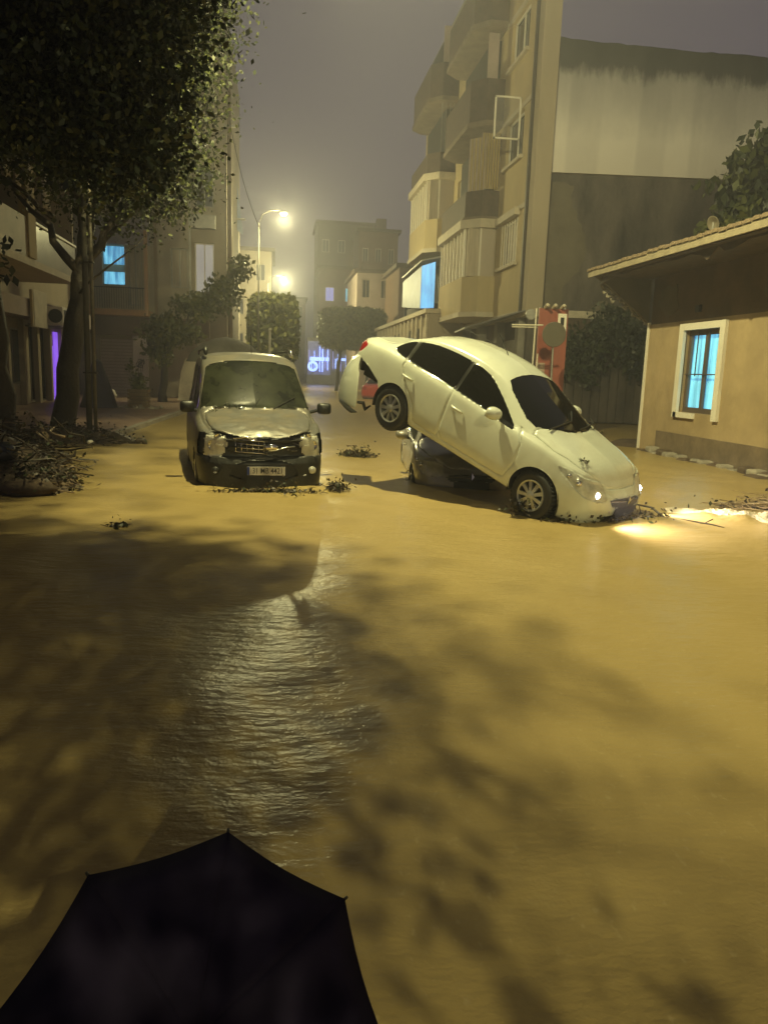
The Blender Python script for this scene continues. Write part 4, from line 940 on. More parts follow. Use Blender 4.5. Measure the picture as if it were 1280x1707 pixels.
def wheel(root, x, y, r, m_rim, spokes=9, rim_r=.63, turn=0, side=1, rot=.1):
    w = bpy.data.objects.new('wheel', None); C.objects.link(w); w.parent = root; w.location = (x, y, r); w.rotation_euler = (0, 0, turn)
    s = side; k = rim_r
    prof = [(r*k, .09), (r*.80, .105), (r*.94, .095), (r*.985, .07), (r, .03), (r, -.03), (r*.985, -.07), (r*.94, -.095), (r*.8, -.105), (r*k, -.09)]
    mb = MB().lathe([(a, b*s) for a, b in prof], 40)
    for q in range(40):      # tread blocks
        a = 2*math.pi*q/40; mt = Matrix.Rotation(a, 4, 'Y')
        mb.box(r-.004, r+.006, -.075, .075, -.014, .014, mt)
    mb.build('tyre', m_tyre, w, True, world=False)
    mb = MB().lathe([(r*k+.005, .085*s), (r*k-.005, .10*s), (r*k-.022, .088*s), (r*k-.03, .02*s), (.05, -.0*s), (0, 0)], 36); 
    mb.build('rim_barrel', m_black, w, True, world=False)
    mb = MB().lathe([(r*k+.004, .088*s), (r*k-.002, .108*s), (r*k-.02, .10*s), (r*k-.02, .085*s)], 36).lathe([(.055, .05*s), (.05, .10*s), (.03, .108*s), (0, .11*s)], 18)
    for q in range(spokes):
        mt = Matrix.Rotation(2*math.pi*q/spokes+rot, 4, 'Y'); y0, y1 = sorted((.06*s, .10*s)); ro = r*k-.012
        p = [(.035, y1 if s > 0 else y0, -.017), (.035, y1 if s > 0 else y0, .017), (ro, (.094)*s, .024), (ro, .094*s, -.024)]
        mb.add([mt @ Vector(v) for v in p]+[mt @ Vector((v[0], v[1]-.03*s, v[2])) for v in p], [(0, 1, 2, 3), (7, 6, 5, 4), (0, 4, 5, 1), (1, 5, 6, 2), (2, 6, 7, 3), (3, 7, 4, 0)])
    mb.build('rim', m_rim, w, False, world=False)
    return w

def circle_poly(cx, cz, r, zlow, n=28):
    p = [(cx+r*math.cos(a), cz+r*math.sin(a)) for a in np.linspace(-.15, math.pi+.15, n)]
    return [(cx+r*1.0, zlow)]+p+[(cx-r*1.0, zlow)]

def arch_liner(root, x, r, ymax, z=.3):
    for s in (1, -1):
        mb = MB(); n = 16; vs = []; fs = []
        for i in range(n+1):
            a = -.3+(math.pi+.6)*i/n
            vs += [(x+r*math.cos(a), s*ymax, z+r*math.sin(a)), (x+r*math.cos(a), s*(ymax-.32), z+r*math.sin(a))]
        for i in range(n): fs.append((2*i, 2*i+1, 2*i+3, 2*i+2))
        vs.append((x, s*(ymax-.32), z)); c = len(vs)-1
        for i in range(n): fs.append((2*i+1, 2*i+3, c))
        mb.add(vs, fs).build('wheel_arch', m_black, root, world=False)

# ---- sedan
def sedan(root, paint, NX=330, NV=170, full=True, front=True, bumper_lost=False):
    ztop = [(-1.06, .90), (-.98, .985), (-.90, 1.02), (-.5, 1.065), (-.38, 1.10), (-.1, 1.30), (.08, 1.40), (.35, 1.455), (.8, 1.475), (1.15, 1.45), (1.36, 1.395), (2.36, 1.0), (2.5, .965), (2.8, .90), (3.02, .81), (3.16, .70), (3.26, .60)]
    zsh = [(-1.06, .84), (-.9, .93), (-.4, .985), (0, .985), (.9, .95), (1.9, .895), (2.3, .885), (2.6, .85), (2.9, .76), (3.1, .66), (3.26, .55)]
    zr = [(-1.06, .88), (-.9, .97), (-.5, 1.03), (-.33, 1.09), (-.13, 1.24), (.2, 1.325), (.554, 1.36), (1.0, 1.36), (1.34, 1.31), (1.45, 1.28), (2.05, .955), (2.3, .945), (2.6, .905), (2.9, .82), (3.1, .70), (3.26, .57)]
    yr = [(-1.06, .70), (-.5, .66), (-.2, .61), (.1, .57), (1.2, .555), (1.45, .565), (2.05, .70), (2.4, .64), (3.26, .52)]
    W = .835
    def ring(x):
        zb = smooth_ip(x, [(-1.06, .36), (-.8, .25), (0, .21), (2.6, .20), (3.05, .20), (3.2, .25), (3.26, .3)])
        zt_, zs_, zr_, yr_ = smooth_ip(x, ztop, .05), smooth_ip(x, zsh), smooth_ip(x, zr, .05), smooth_ip(x, yr)
        o = np.ones_like(x)
        return np.stack([np.stack(q, -1) for q in (
            (0*o, zb), (.75*o*W, zb), (.93*o*W, zb+.0), (.965*o*W, zb+.09), (1.0*o*W, .40*o), (1.0*o*W, .60*o), (.985*o*W, zs_-.13), (.955*o*W, zs_-.015),
            (.88*o*W+0*o, zs_+.02), (yr_+.55*(.88*W-yr_), zs_+.02+.5*(zr_-zs_-.02)), (yr_, zr_), (yr_*.93, zr_+.35*(zt_-zr_)), (yr_*.6, zt_-.018), (0*o, zt_))], 0)
    plan = [(-1.07, 0), (-1.07, .45), (-1.04, .78), (-.93, .90), (-.6, .97), (-.1, 1.0), (.8, 1.0), (2.3, 1.0), (2.6, .985), (2.85, .94), (3.04, .84), (3.16, .68), (3.23, .42), (3.25, .2), (3.255, 0)]
    def front_fn(X, Y, Z):
        t = np.clip((X-2.9)/.36, 0, 1); X = X-t*.10*np.clip((Z-.45)/.3, 0, 1)**1.3-t*.05*np.clip((.34-Z)/.2, 0, 1)
        t = np.clip((-.8-X)/.26, 0, 1); X = X+t*.06*np.clip((.4-Z)/.2, 0, 1)
        return X, Y, Z
    X, Y, Z = loft(plan, ring, NX, NV, 3, front_fn)
    g_all = [(-.33, 1.06), (-.27, 1.13), (-.10, 1.225), (.2, 1.305), (.554, 1.335), (1.0, 1.33), (1.26, 1.27), (1.6, 1.085), (1.90, .90), (1.88, .872), (1.4, .925), (.883, .955), (-.0, .99), (-.22, 1.005), (-.32, 1.03)]
    def clip_poly(p, xa, xb):
        def half(p, x, keep):
            o = []
            for (a, b), (c, d) in zip(p, p[1:]+p[:1]):
                ia, ic = keep(a, x), keep(c, x)
                if ia: o.append((a, b))
                if ia != ic: t = (x-a)/(c-a); o.append((x, b+t*(d-b)))
            return o
        p = half(list(map(tuple, p)), xa, lambda v, x: v >= x); return half(p, xb, lambda v, x: v <= x)
    gs = [tuple(v) for v in smoothpoly(g_all, 1)]
    regions = [
        ('quarter_window', 'xz', clip_poly(gs, -1, -.045), m_tint, .006, SIDE),
        ('rear_door_window', 'xz', clip_poly(gs, .0, .86), m_tint, .006, SIDE),
        ('front_door_window', 'xz', clip_poly(gs, .89, 3), m_tint, .006, SIDE),
        ('pillar_trim', 'xz', clip_poly(gs, -.045, .001), m_black, .003, SIDE),
        ('pillar_trim', 'xz', clip_poly(gs, .859, .891), m_black, .003, SIDE),
        ('*windscreen', 'xy', smoothpoly([(1.44, -.545), (1.40, -.3), (1.385, 0), (1.40, .3), (1.44, .545), (2.06, .675), (2.20, .5), (2.29, .25), (2.31, 0), (2.29, -.25), (2.20, -.5), (2.06, -.675)], 1), m_tint, .006, TOP),
        ('*rear_window', 'xy', smoothpoly([(.03, -.53), (.06, 0), (.03, .53), (-.40, .62), (-.46, 0), (-.40, -.62)], 1), m_tint, .006, TOP),
        ('headlight', 'xz', smoothpoly([(2.62, .785), (2.80, .79), (3.02, .74), (3.16, .665), (3.19, .60), (3.16, .55), (3.04, .56), (2.82, .67), (2.66, .745)], 1), m_lens, .004, lambda V, N: (np.abs(V[..., 1]) > .40) & (V[..., 0] > 2.6)),
        ('tail_light', 'xz', smoothpoly([(-1.2, .74), (-1.2, .93), (-.93, .93), (-.78, .91), (-.86, .80), (-.98, .72)], 1), m_red, .003, lambda V, N: (np.abs(V[..., 1]) > .38) & (V[..., 0] < -.5)),
    ]
    if full:
        regions += [
            ('*grille', 'yz', smoothpoly([(-.36, .60), (.36, .60), (.30, .50), (-.30, .50)], 1), m_black, .012, lambda V, N: V[..., 0] > 3.0),
            ('*lower_intake', 'yz', smoothpoly([(-.46, .40), (.46, .40), (.38, .29), (-.38, .29)], 1), m_black, .02, lambda V, N: V[..., 0] > 3.0),
            ('rear_door', 'xz', smoothpoly([(.86, 1.6), (.875, .9), (.875, .30), (.42, .30), (.36, .50), (.05, .78), (-.02, .90), (-.02, 1.6)], 1, .07), paint, 0, lambda V, N: SIDE(V, N) & (V[..., 2] < .96)),
            ('front_door', 'xz', smoothpoly([(.885, 1.6), (.885, .30), (2.0, .30), (2.10, .55), (2.08, .80), (1.96, .93), (1.9, 1.6)], 1, .07), paint, 0, lambda V, N: SIDE(V, N) & (V[..., 2] < .945)),
            ('*bonnet', 'xy', smoothpoly([(2.10, -.70), (2.5, -.72), (2.85, -.60), (3.09, -.34), (3.12, 0), (3.09, .34), (2.85, .60), (2.5, .72), (2.10, .70), (2.26, .3), (2.33, 0), (2.26, -.3)], 1, .1), paint, 0, lambda V, N: N[..., 2] > .30),
            ('*boot_lid', 'xy', smoothpoly([(-.5, -.60), (-1.02, -.52), (-1.2, 0), (-1.02, .52), (-.5, .60), (-.50, 0)], 1), paint, 0, lambda V, N: (N[..., 2] > .05) & (V[..., 2] > .6)),
        ]
    cuts = [('c', 'xz', circle_poly(2.47, .30, .345, -.1), None, .1, lambda V, N: np.abs(V[..., 1]) > .45),
            ('c', 'xz', circle_poly(0, .30, .345, -.1), None, .1, lambda V, N: np.abs(V[..., 1]) > .45)]
    if bumper_lost:
        cuts.append(('c', 'xz', [(-1.3, .70), (-.98, .70), (-.86, .71), (-.60, .65), (-.36, .55), (-.30, .45), (-.30, .1), (-1.3, .1)], None, .1, lambda V, N: V[..., 0] < -.25))
    make_body(root, X, Y, Z, regions, cuts, paint)
    arch_liner(root, 2.47, .36, .80); arch_liner(root, 0, .36, .80)
    if full:
        # dark core seen through the wheel arches and torn rear
        mb = MB().box(-.90, -.40, -.55, .55, .42, .74).box(-.97, -.90, -.6, .6, .48, .60); mb.build('rear_crossmember', m_black, root, world=False)
        MB().tube([(-.6, .3, .33), (-.3, .35, .3), (-.15, .1, .33), (1.2, .1, .28)], .045, 8).build('exhaust_pipe', m_metal, root, world=False)
        MB().box(-.1, 2.6, -.6, .6, .19, .26).build('underbody', m_black, root, world=False)
        for s in (-1, 1):
            m_ = MB(); sp_ = [(0, 0, 0)]
            q = [(1.70+.09*math.cos(a)*(1-.15*math.sin(a)), .068*math.sin(a)) for a in np.linspace(0, 2*math.pi, 20)[:-1]]
            V_ = []; F_ = []; L = [(0.0, .75), (.03, 1.0), (.08, 1.05), (.12, .9), (.145, .5)]
            # mirror shell: rounded pod, glass facing the rear
            base = Vector((1.66, s*.93, .985))
            prof = [(-.055, .95), (-.03, 1.03), (.02, 1.0), (.06, .8), (.085, .5), (.095, .0)]
            n_ = 20
            for dx, k in prof:
                for j in range(n_):
                    a = 2*math.pi*j/n_; V_.append(base+Vector((dx, .105*k*math.copysign(abs(math.cos(a))**.8, math.cos(a)), .072*k*math.copysign(abs(math.sin(a))**.8, math.sin(a)))))
            for i in range(len(prof)-1):
                for j in range(n_): F_.append((i*n_+j, (i+1)*n_+j, (i+1)*n_+(j+1) % n_, i*n_+(j+1) % n_))
            F_.append(tuple(range(n_)))
            w = MB().add(V_, F_).build('wing_mirror', paint, root, True, world=False)
            MB().tube([(1.70, s*.80, .93), (1.68, s*.86, .95)], .022, 8).build('mirror_foot', m_black, w, world=False)
            MB().box(1.60, 1.606, s*.93-.085, s*.93+.085, .93, 1.04).build('mirror_glass', m_chrome, w, world=False)
            for hx, hz_ in ((.15, .815), (1.07, .775)):
                mb = MB().tube([(hx-.10, s*.835, hz_+.004), (hx-.06, s*.862, hz_), (hx+.06, s*.862, hz_-.006), (hx+.10, s*.835, hz_-.01)], [.012, .018, .018, .012], 8)
                mb.build('door_handle', paint, root, True, world=False)
            mb = MB().tube([(-.02, s*.76, 1.0), (.02, s*.73, 1.18), (.03, s*.66, 1.33)], .008, 6)
        for s in (-1, 1):
            for (bx, by, bz, br_) in ((2.80, .765, .735, .030), (2.92, .715, .69, .040)):
                MB().lathe([(0, .03), (br_*.6, .022), (br_, 0), (br_*.6, -.02), (0, -.03)], 14, Matrix.Translation((bx, s*by, bz)) @ Matrix.Rotation(R(-35*s), 4, 'Z')).build('lamp_reflector', m_chrome, root, True, world=False)
        MB().tube([(2.22, -.55, 1.03), (2.16, .0, 1.09), (2.0, .2, 1.15)], .010, 6).build('wiper', m_black, root, world=False)
        MB().tube([(2.28, .05, 1.03), (2.2, .5, 1.06), (2.1, .6, 1.08)], .010, 6).build('wiper', m_black, root, world=False)
        MB().tube([(.95, 0, 1.47), (.72, 0, 1.66)], .005, 6).build('antenna', m_black, root, world=False)
        MB().box(3.255, 3.262, -.26, .26, .385, .50).build('number_plate_holder', m_black, root, world=False)
        # chrome bar and diamond emblem on the grille
        MB().tube([(3.18, -.33, .555), (3.245, 0, .56), (3.18, .33, .555)], .010, 6).build('grille_bar', m_chrome, root, world=False)
        MB().prism([(3.235, 0, .635), (3.255, -.035, .58), (3.25, 0, .525), (3.255, .035, .58)], (.012, 0, 0)).build('emblem', m_chrome, root, world=False)
    return root

# white car: nose down in the water, tail up on the bonnet of the grey car
def place(root, fwd_, up_, loc):
    f_ = Vector(fwd_).normalized(); l_ = Vector(up_).cross(f_).normalized(); u_ = f_.cross(l_)
    m_ = Matrix((f_, l_, u_)).transposed().to_4x4(); m_.translation = loc; root.matrix_world = m_
yaw_, pit_ = R(-51.4), R(-21.15)
f_ = Vector((math.cos(yaw_)*math.cos(pit_), math.sin(yaw_)*math.cos(pit_), math.sin(pit_)))
wc = thing('white_car', 'white sedan tipped nose down in the flood with its tail raised and lamps on', 'car')
sedan(wc, m_whitepaint, bumper_lost=True)
for (x, y, s) in ((2.47, -.72, -1), (0, -.72, -1), (2.47, .72, 1), (0, .72, 1)): wheel(wc, x, y, .30, m_alloy, side=s, turn=R(-4) if x > 1 else 0)
place(wc, f_, (.226, -.283, .933), (2.085, 10.99, .874))
wci = wc.matrix_basis.inverted()
# torn rear bumper: its corner hangs straight down behind the tail
La = [(1.27, 11.75, 1.93), (1.13, 11.8, 1.84), (1.03, 11.85, 1.70), (.97, 11.9, 1.52), (.94, 11.9, 1.36), (.93, 11.9, 1.20)]
Mi = [(1.22, 11.35, 1.90), (1.08, 11.3, 1.78), (.99, 11.3, 1.64), (.95, 11.3, 1.46), (.935, 11.3, 1.30), (.94, 11.3, 1.16)]
Ra = [(1.23, 11.15, 1.89), (1.19, 11.1, 1.76), (1.16, 11.05, 1.62), (1.14, 11.0, 1.44), (1.13, 11.0, 1.26), (1.12, 11.0, 1.10)]
V_ = []; F_ = []; k_ = len(La); m_ = 9
for a, b, c_ in zip(La, Mi, Ra):
    for j in range(m_):
        t = j/(m_-1); a3, b3, c3 = Vector(a), Vector(b), Vector(c_); V_.append(wci @ (a3*(1-t)**2+b3*2*t*(1-t)+c3*t*t))
for i in range(k_-1):
    for j in range(m_-1): F_.append((i*m_+j, i*m_+j+1, (i+1)*m_+j+1, (i+1)*m_+j))
bp = MB().add(V_, F_).build('rear_bumper', m_whitepaint, wc, True, world=False)
sm = bp.modifiers.new('s', 'SOLIDIFY'); sm.thickness = .012; ss = bp.modifiers.new('u', 'SUBSURF'); ss.levels = 1; ss.render_levels = 2
mb = MB(); mb.tube([wci @ Vector(p) for p in ((.93, 11.6, 1.19), (.99, 11.3, 1.13), (1.06, 11.1, 1.07), (1.12, 11.0, 1.06))], [.015, .035, .035, .01], 6)
mb.build('torn_bumper_edge', m_black, wc, world=False)
mb = MB(); mb.tube([wci @ Vector(p) for p in ((1.13, 11.05, 1.20), (1.22, 11.05, 1.19), (1.25, 11.05, 1.10), (1.33, 11.1, 1.15))], [.02, .03, .03, .012], 6)
mb.build('torn_bumper_bracket', m_black, wc, world=False)
# lamps
for s in (-1, 1):
    m_on = mat('lit lamp bowl', (1, 1, .9), .3, emis=(1, .86, .62) if s < 0 else (1, .95, .85), estr=9 if s < 0 else 14)
    loc = Vector((3.06, s*.52, .605))
    o = MB().lathe([(0, .03), (.035, .02), (.05, -.02), (0, -.02)], 16, Matrix.Translation(loc+Vector((.04, 0, 0))) @ Matrix.Rotation(R(-90), 4, 'Z')).build('lamp_bowl', m_on, wc, True, world=False)
    d = bpy.data.lights.new('headlamp', 'SPOT'); d.energy = 330; d.color = (1, .84, .66); d.spot_size = R(110); d.spot_blend = 1; d.shadow_soft_size = .05
    l_ = bpy.data.objects.new('headlamp_beam', d); C.objects.link(l_); l_.parent = wc; l_.location = loc+Vector((.16, s*.06, -.0)); l_.rotation_euler = (0, R(-90-13), R(16+4*s))

# grey car beneath it
gc = thing('grey_car', 'half sunk grey car crushed under the raised tail of the white sedan', 'car')
sedan(gc, m_silver2, NX=200, NV=110)
for (x, y, s) in ((2.47, -.72, -1), (0, -.72, -1), (2.47, .72, 1), (0, .72, 1)): wheel(gc, x, y, .30, m_alloy, side=s)
place(gc, (-.10, -1, -.03), (0, 0, 1), (3.12, 14.0, -.30))

# far parked cars
def small_car(label, paint, loc, yaw):
    t = thing('parked_car', label, 'car', group='cars parked down the street')
    sedan(t, paint, NX=70, NV=50, full=False)
    for (x, y) in ((2.47, -.72), (0, -.72), (2.47, .72), (0, .72)):
        MB().lathe([(.30, -.09), (.30, .09), (.18, .1), (0, .1)], 18, Matrix.Translation((x, y, .30))).build('wheel', m_tyre, t, world=False)
    place(t, (math.cos(yaw), math.sin(yaw), 0), (0, 0, 1), loc)
small_car('red car parked down the street, seen under the hanging white bumper', m_redpaint, (5.9, 46, -.2), R(70))
small_car('pale car facing up the street below the round neon sign', m_whitepaint, (6.3, 96, .0), R(-80))
small_car('dark car right of the pale car below the blue lit shops', m_silver2, (8.5, 92, .0), R(-85))
small_car('grey car half hidden behind the clipped box tree trunks', m_silver2, (10.2, 84, .0), R(-88))

# ---- van
def van(root):
    W = .90
    NX, NV = 300, 190
    ztop = [(-4.3, 1.80), (-4.2, 2.0), (-3.6, 2.08), (-2.4, 2.09), (-1.85, 2.05), (-1.62, 1.95), (-.92, 1.27), (-.82, 1.225), (-.45, 1.12), (-.16, 1.02), (-.07, .98), (0, .90)]
    zr = [(-4.3, 1.74), (-4.2, 1.93), (-3.6, 2.00), (-2.4, 2.01), (-1.85, 1.96), (-1.62, 1.86), (-.92, 1.22), (-.82, 1.18), (-.45, 1.08), (-.16, .985), (-.07, .95), (0, .88)]
    zsh = [(-4.3, 1.12), (-1.3, 1.12), (-.85, 1.10), (-.5, 1.04), (-.2, .95), (-.05, .90), (0, .84)]
    yr = [(-4.3, .70), (-1.8, .715), (-1.55, .72), (-.92, .79), (-.5, .76), (0, .70)]
    def ring(x):
        o = np.ones_like(x); zb = .22*o
        zt_, zs_, zr_, yr_ = smooth_ip(x, ztop, .04), smooth_ip(x, zsh), smooth_ip(x, zr, .04), smooth_ip(x, yr)
        return np.stack([np.stack(q, -1) for q in (
            (0*o, zb), (.8*W*o, zb), (.97*W*o, zb+.0), (.985*W*o, zb+.12), (1.0*W*o, .55*o), (1.0*W*o, .80*o), (.985*W*o, zs_-.08), (.965*W*o, zs_),
            (yr_+.5*(.955*W-yr_), zs_+.5*(zr_-zs_)), (yr_+.02, zr_-.05), (yr_-.03, zr_+.01), (yr_*.6, zt_-.015), (0*o, zt_))], 0)
    plan = [(-4.3, 0), (-4.3, .6), (-4.28, .93), (-4.15, .99), (-2, 1.0), (-.75, 1.0), (-.45, .985), (-.20, .93), (-.08, .80), (-.02, .5), (0, .25), (0, 0)]
    X, Y, Z = loft(plan, ring, NX, NV, 3, lambda X, Y, Z: (X+np.clip((X+.4)/.4, 0, 1)*.07*np.clip((.68-Z)/.12, 0, 1)*(1-.3*(np.abs(Y)/.9)**2), Y, Z))
    m_bump = mat('black bumper plastic', (.022, .022, .018), .42, nscale=4, namt=.4, bump=.3, bscale=30)
    regions = [
        ('*windscreen', 'xy', [(-1.585, -.675), (-1.60, -.66), (-1.63, -.3), (-1.64, 0), (-1.63, .3), (-1.60, .66), (-1.585, .675), (-1.0, .80), (-.98, .79), (-.93, .5), (-.90, 0), (-.93, -.5), (-.98, -.79), (-1.0, -.80)], mat('wet misted windscreen', (.006, .007, .005), .09, nscale=3, namt=.3, spec=.35, col2=(.035, .038, .022)), .006, TOP),
        ('front_door_window', 'xz', smoothpoly([(-1.12, 1.22), (-1.20, 1.36), (-1.68, 1.80), (-2.15, 1.86), (-2.15, 1.20)], 1), m_tint, .006, SIDE),
        ('side_window', 'xz', smoothpoly([(-2.25, 1.20), (-2.25, 1.86), (-3.2, 1.86), (-3.2, 1.20)], 1), m_tint, .006, SIDE),
        ('rear_side_window', 'xz', smoothpoly([(-3.3, 1.20), (-3.3, 1.86), (-4.1, 1.82), (-4.1, 1.22)], 1), m_tint, .006, SIDE),
        ('headlight', 'yz', smoothpoly([(.51, .90), (.60, .935), (.78, .93), (.80, .66), (.74, .64), (.56, .65)], 1), m_lens_van, .004, lambda V, N: (V[..., 0] > -.42) & (V[..., 2] > .6)),
        ('*engine_bay_opening', 'yz', smoothpoly([(-.87, .96), (-.5, .985), (0, .965), (.5, .985), (.87, .96), (.88, .656), (-.88, .656)], 0), m_black, .03, lambda V, N: (V[..., 0] > -.36) & (N[..., 2] < .75)),
        ('*grille_opening', 'yz', smoothpoly([(-.48, .955), (.48, .955), (.50, .68), (-.50, .68)], 1), m_black, .05, lambda V, N: (V[..., 0] > -.25) & (N[..., 2] < .62)),
        ('*lower_intake', 'yz', smoothpoly([(-.38, .60), (.38, .60), (.50, .34), (-.50, .34)], 1), m_black, .02, lambda V, N: V[..., 0] > -.15),
        ('*front_bumper', 'yz', [(-1.2, .655), (1.2, .655), (1.2, .1), (-1.2, .1)], m_bump, 0, lambda V, N: V[..., 0] > -.55),
        ('front_door', 'xz', smoothpoly([(-2.2, 1.4), (-2.2, .35), (-1.25, .35), (-1.0, .75), (-1.02, 1.4)], 1), m_silver, 0, lambda V, N: SIDE(V, N) & (V[..., 2] < 1.16)),
        ('sliding_door', 'xz', smoothpoly([(-3.25, 1.4), (-3.25, .35), (-2.23, .35), (-2.23, 1.4)], 1), m_silver, 0, lambda V, N: SIDE(V, N) & (V[..., 2] < 1.16)),
        ('*bonnet', 'xy', smoothpoly([(-.95, -.74), (-.5, -.74), (-.2, -.66), (-.05, -.45), (.05, 0), (-.05, .45), (-.2, .66), (-.5, .74), (-.95, .74), (-.87, 0)], 1), m_silver, 0, lambda V, N: (N[..., 2] > .45)),
    ]
    cuts = [('c', 'xz', circle_poly(-.84, .32, .38, -.1), None, .1, lambda V, N: np.abs(V[..., 1]) > .5), ('c', 'xz', circle_poly(-3.5, .32, .38, -.1), None, .1, lambda V, N: np.abs(V[..., 1]) > .5)]
    from mathutils import noise as mn
    def bump(V):      # crumpled bonnet, buckled lip
        o = np.zeros(V.shape[:2]); idx = np.argwhere((V[..., 0] > -1.0) & (V[..., 2] > .92))
        for a, b in idx:
            v = V[a, b]; w = min(1, (v[0]+1.0)/.3)*min(1, max(0, (v[2]-.92)/.06))
            o[a, b] = w*(.015*mn.noise(Vector((v[0]*4.5, v[1]*3.5, 3)))+.006*mn.noise(Vector((v[0]*11, v[1]*9, 7))))
        return o
    ps = make_body(root, X, Y, Z, regions, cuts, m_silver, bump=bump)
    arch_liner(root, -.84, .39, .87, .32); arch_liner(root, -3.5, .39, .87, .32)
    for (x, y, s) in ((-.84, -.78, -1), (-3.5, -.78, -1), (-.84, .78, 1), (-3.5, .78, 1)): wheel(root, x, y, .32, m_alloy, side=s)
    # broken chrome grille hanging crooked in the open front
    g = bpy.data.objects.new('broken_grille', None); C.objects.link(g); g.parent = root; g.location = (.0, 0, 0)
    y_off = 1   # local +y is image right when the van faces the viewer? set below
    for i in range(4):
        z = .70+i*.055; mb = MB().tube([(-.005, -.40+.02*i, z+.02), (.028, -.15, z+.005), (.03, .04, z-.01)], .008, 6); mb.build('grille_bar', m_chrome, g, True, world=False)
    for i in range(6): MB().tube([(.0+.005*i, -.38+.075*i, .70), (.0+.005*i, -.39+.078*i, .87)], .006, 5).build('grille_rib', m_chrome, g, True, world=False)
    MB().tube([(.01, -.42, .90), (.0, -.34, .905), (.02, -.25, .92), (.02, -.18, .90), (.0, -.05, .88), (.0, .0, .875)], [.008, .012, .02, .012, .008, .004], 6).build('torn_trim', m_chrome, g, True, world=False)
    MB().tube([(.03, .05, .72), (.03, .16, .74), (.02, .30, .78), (.0, .42, .79)], .010, 6).build('bent_bar', m_alloy, g, True, world=False)
    MB().lathe([(0, .01), (.085, .008), (.09, 0), (.085, -.01)], 24, Matrix.Translation((.045, .10, .78)) @ Matrix.Rotation(R(-90), 4, 'Z') @ Matrix.Scale(.5, 4, (0, 0, 1))).build('emblem', m_chrome, g, True, world=False)
    # number plate
    pm = MB().box(.078, .09, -.25, .27, .405, .52).build('number_plate', mat('white number plate', (.62, .60, .55), .4, nscale=8, namt=.2), root, world=False)
    pm.rotation_euler = (R(-1.0), 0, 0)
    MB().box(.0895, .092, -.25, -.215, .407, .518).build('blue_band', mat('blue plate band', (.02, .05, .3), .4), pm, world=False)
    cu = bpy.data.curves.new('plate_text', 'FONT'); cu.body = '31 MB 4421'; cu.size = .108; cu.align_x = 'CENTER'; cu.align_y = 'CENTER'; cu.extrude = .001; cu.offset = .0002
    tx = bpy.data.objects.new('plate_text', cu); C.objects.link(tx); tx.parent = pm
    tx.matrix_local = Matrix.Translation((.0915, .03, .462)) @ Matrix.Rotation(R(90), 4, 'Z') @ Matrix.Rotation(R(90), 4, 'X') @ Matrix.Scale(.80, 4, (1, 0, 0))
    cu.materials.append(m_black)
    bpy.context.view_layer.update(); dg = bpy.context.evaluated_depsgraph_get(); me_ = bpy.data.meshes.new_from_object(tx.evaluated_get(dg)); t2 = bpy.data.objects.new('plate_lettering', me_); C.objects.link(t2); t2.parent = pm; t2.matrix_local = tx.matrix_local.copy(); bpy.data.objects.remove(tx)
    t2['kind'] = 'stuff'
    for s in (-1, 1):
        m1 = MB().lathe([(0, .0), (.07, .0), (.075, .03)], 16, Matrix.Translation((-.10, s*.68, .80)) @ Matrix.Rotation(R(-90), 4, 'Z')); 
        m1.lathe([(0, .0), (.045, .0), (.05, .02)], 16, Matrix.Translation((-.09, s*.62, .91)) @ Matrix.Rotation(R(-90), 4, 'Z')).build('lamp_reflector', m_chrome, root, True, world=False)
        f1 = MB().lathe([(0, .02), (.045, .02), (.055, 0), (0, 0)], 16, Matrix.Translation((.055, s*.66, .47)) @ Matrix.Rotation(R(-90), 4, 'Z')); f1.build('fog_lamp', m_black if s < 0 else m_lens, root, True, world=False)
        V_ = []; F_ = []; n_ = 16; base = Vector((-1.12, 1.06 if s > 0 else -.97, 1.26)); prof = [(-.05, .92), (-.03, 1.02), (.03, 1.0), (.06, .8), (.075, .3), (.078, 0)]
        for dx, k in prof:
            for j in range(n_):
                a = 2*math.pi*j/n_; V_.append(base+Vector((dx, .105*k*math.copysign(abs(math.cos(a))**.5, math.cos(a)), .085*k*math.copysign(abs(math.sin(a))**.5, math.sin(a)))))
        for i in range(len(prof)-1):
            for j in range(n_): F_.append((i*n_+j, (i+1)*n_+j, (i+1)*n_+(j+1) % n_, i*n_+(j+1) % n_))
        F_.append(tuple(range(n_)))
        w = MB().add(V_, F_).build('wing_mirror', m_black, root, True, world=False)
        MB().tube([(-1.14, s*.84, 1.20), (-1.12, s*.95, 1.23)], .025, 8).build('mirror_arm', m_black, w, world=False)
        MB().tube([(-1.9, s*.66, 2.06), (-2.0, s*.66, 2.11), (-3.7, s*.66, 2.11), (-3.8, s*.66, 2.05)], .018, 8).build('roof_rail', m_black, root, True, world=False)
        MB().tube([(-1.80, s*.66, 2.02), (-1.86, s*.66, 2.10), (-1.98, s*.66, 2.12)], [.02, .045, .03], 8).build('rail_foot', m_black if s < 0 else m_chrome, root, True, world=False)
        MB().tube([(-.9, s*.15+.1, 1.255), (-1.1, s*.25+.35, 1.42)], .009, 6).build('wiper', m_black, root, world=False)
    MB().tube([(-1.75, .03, 2.04), (-1.60, .0, 2.35)], .004, 5).build('antenna', m_black, root, world=False)
    # engine bay clutter behind the open grille
    mb = MB()
    for i in range(14):
        y = random.uniform(-.45, .45); z = random.uniform(.70, .90); mb.tube([(-.06, y, z), (-.04, y+random.uniform(-.12, .12), z+random.uniform(-.05, .05))], .012, 5)
    mb.build('engine_hose', m_metal, root, world=False)
    return root
vn = thing('silver_van', 'silver grey van facing the viewer with its grille torn open and bonnet crumpled', 'van')
van(vn)
a_ = R(8.5)
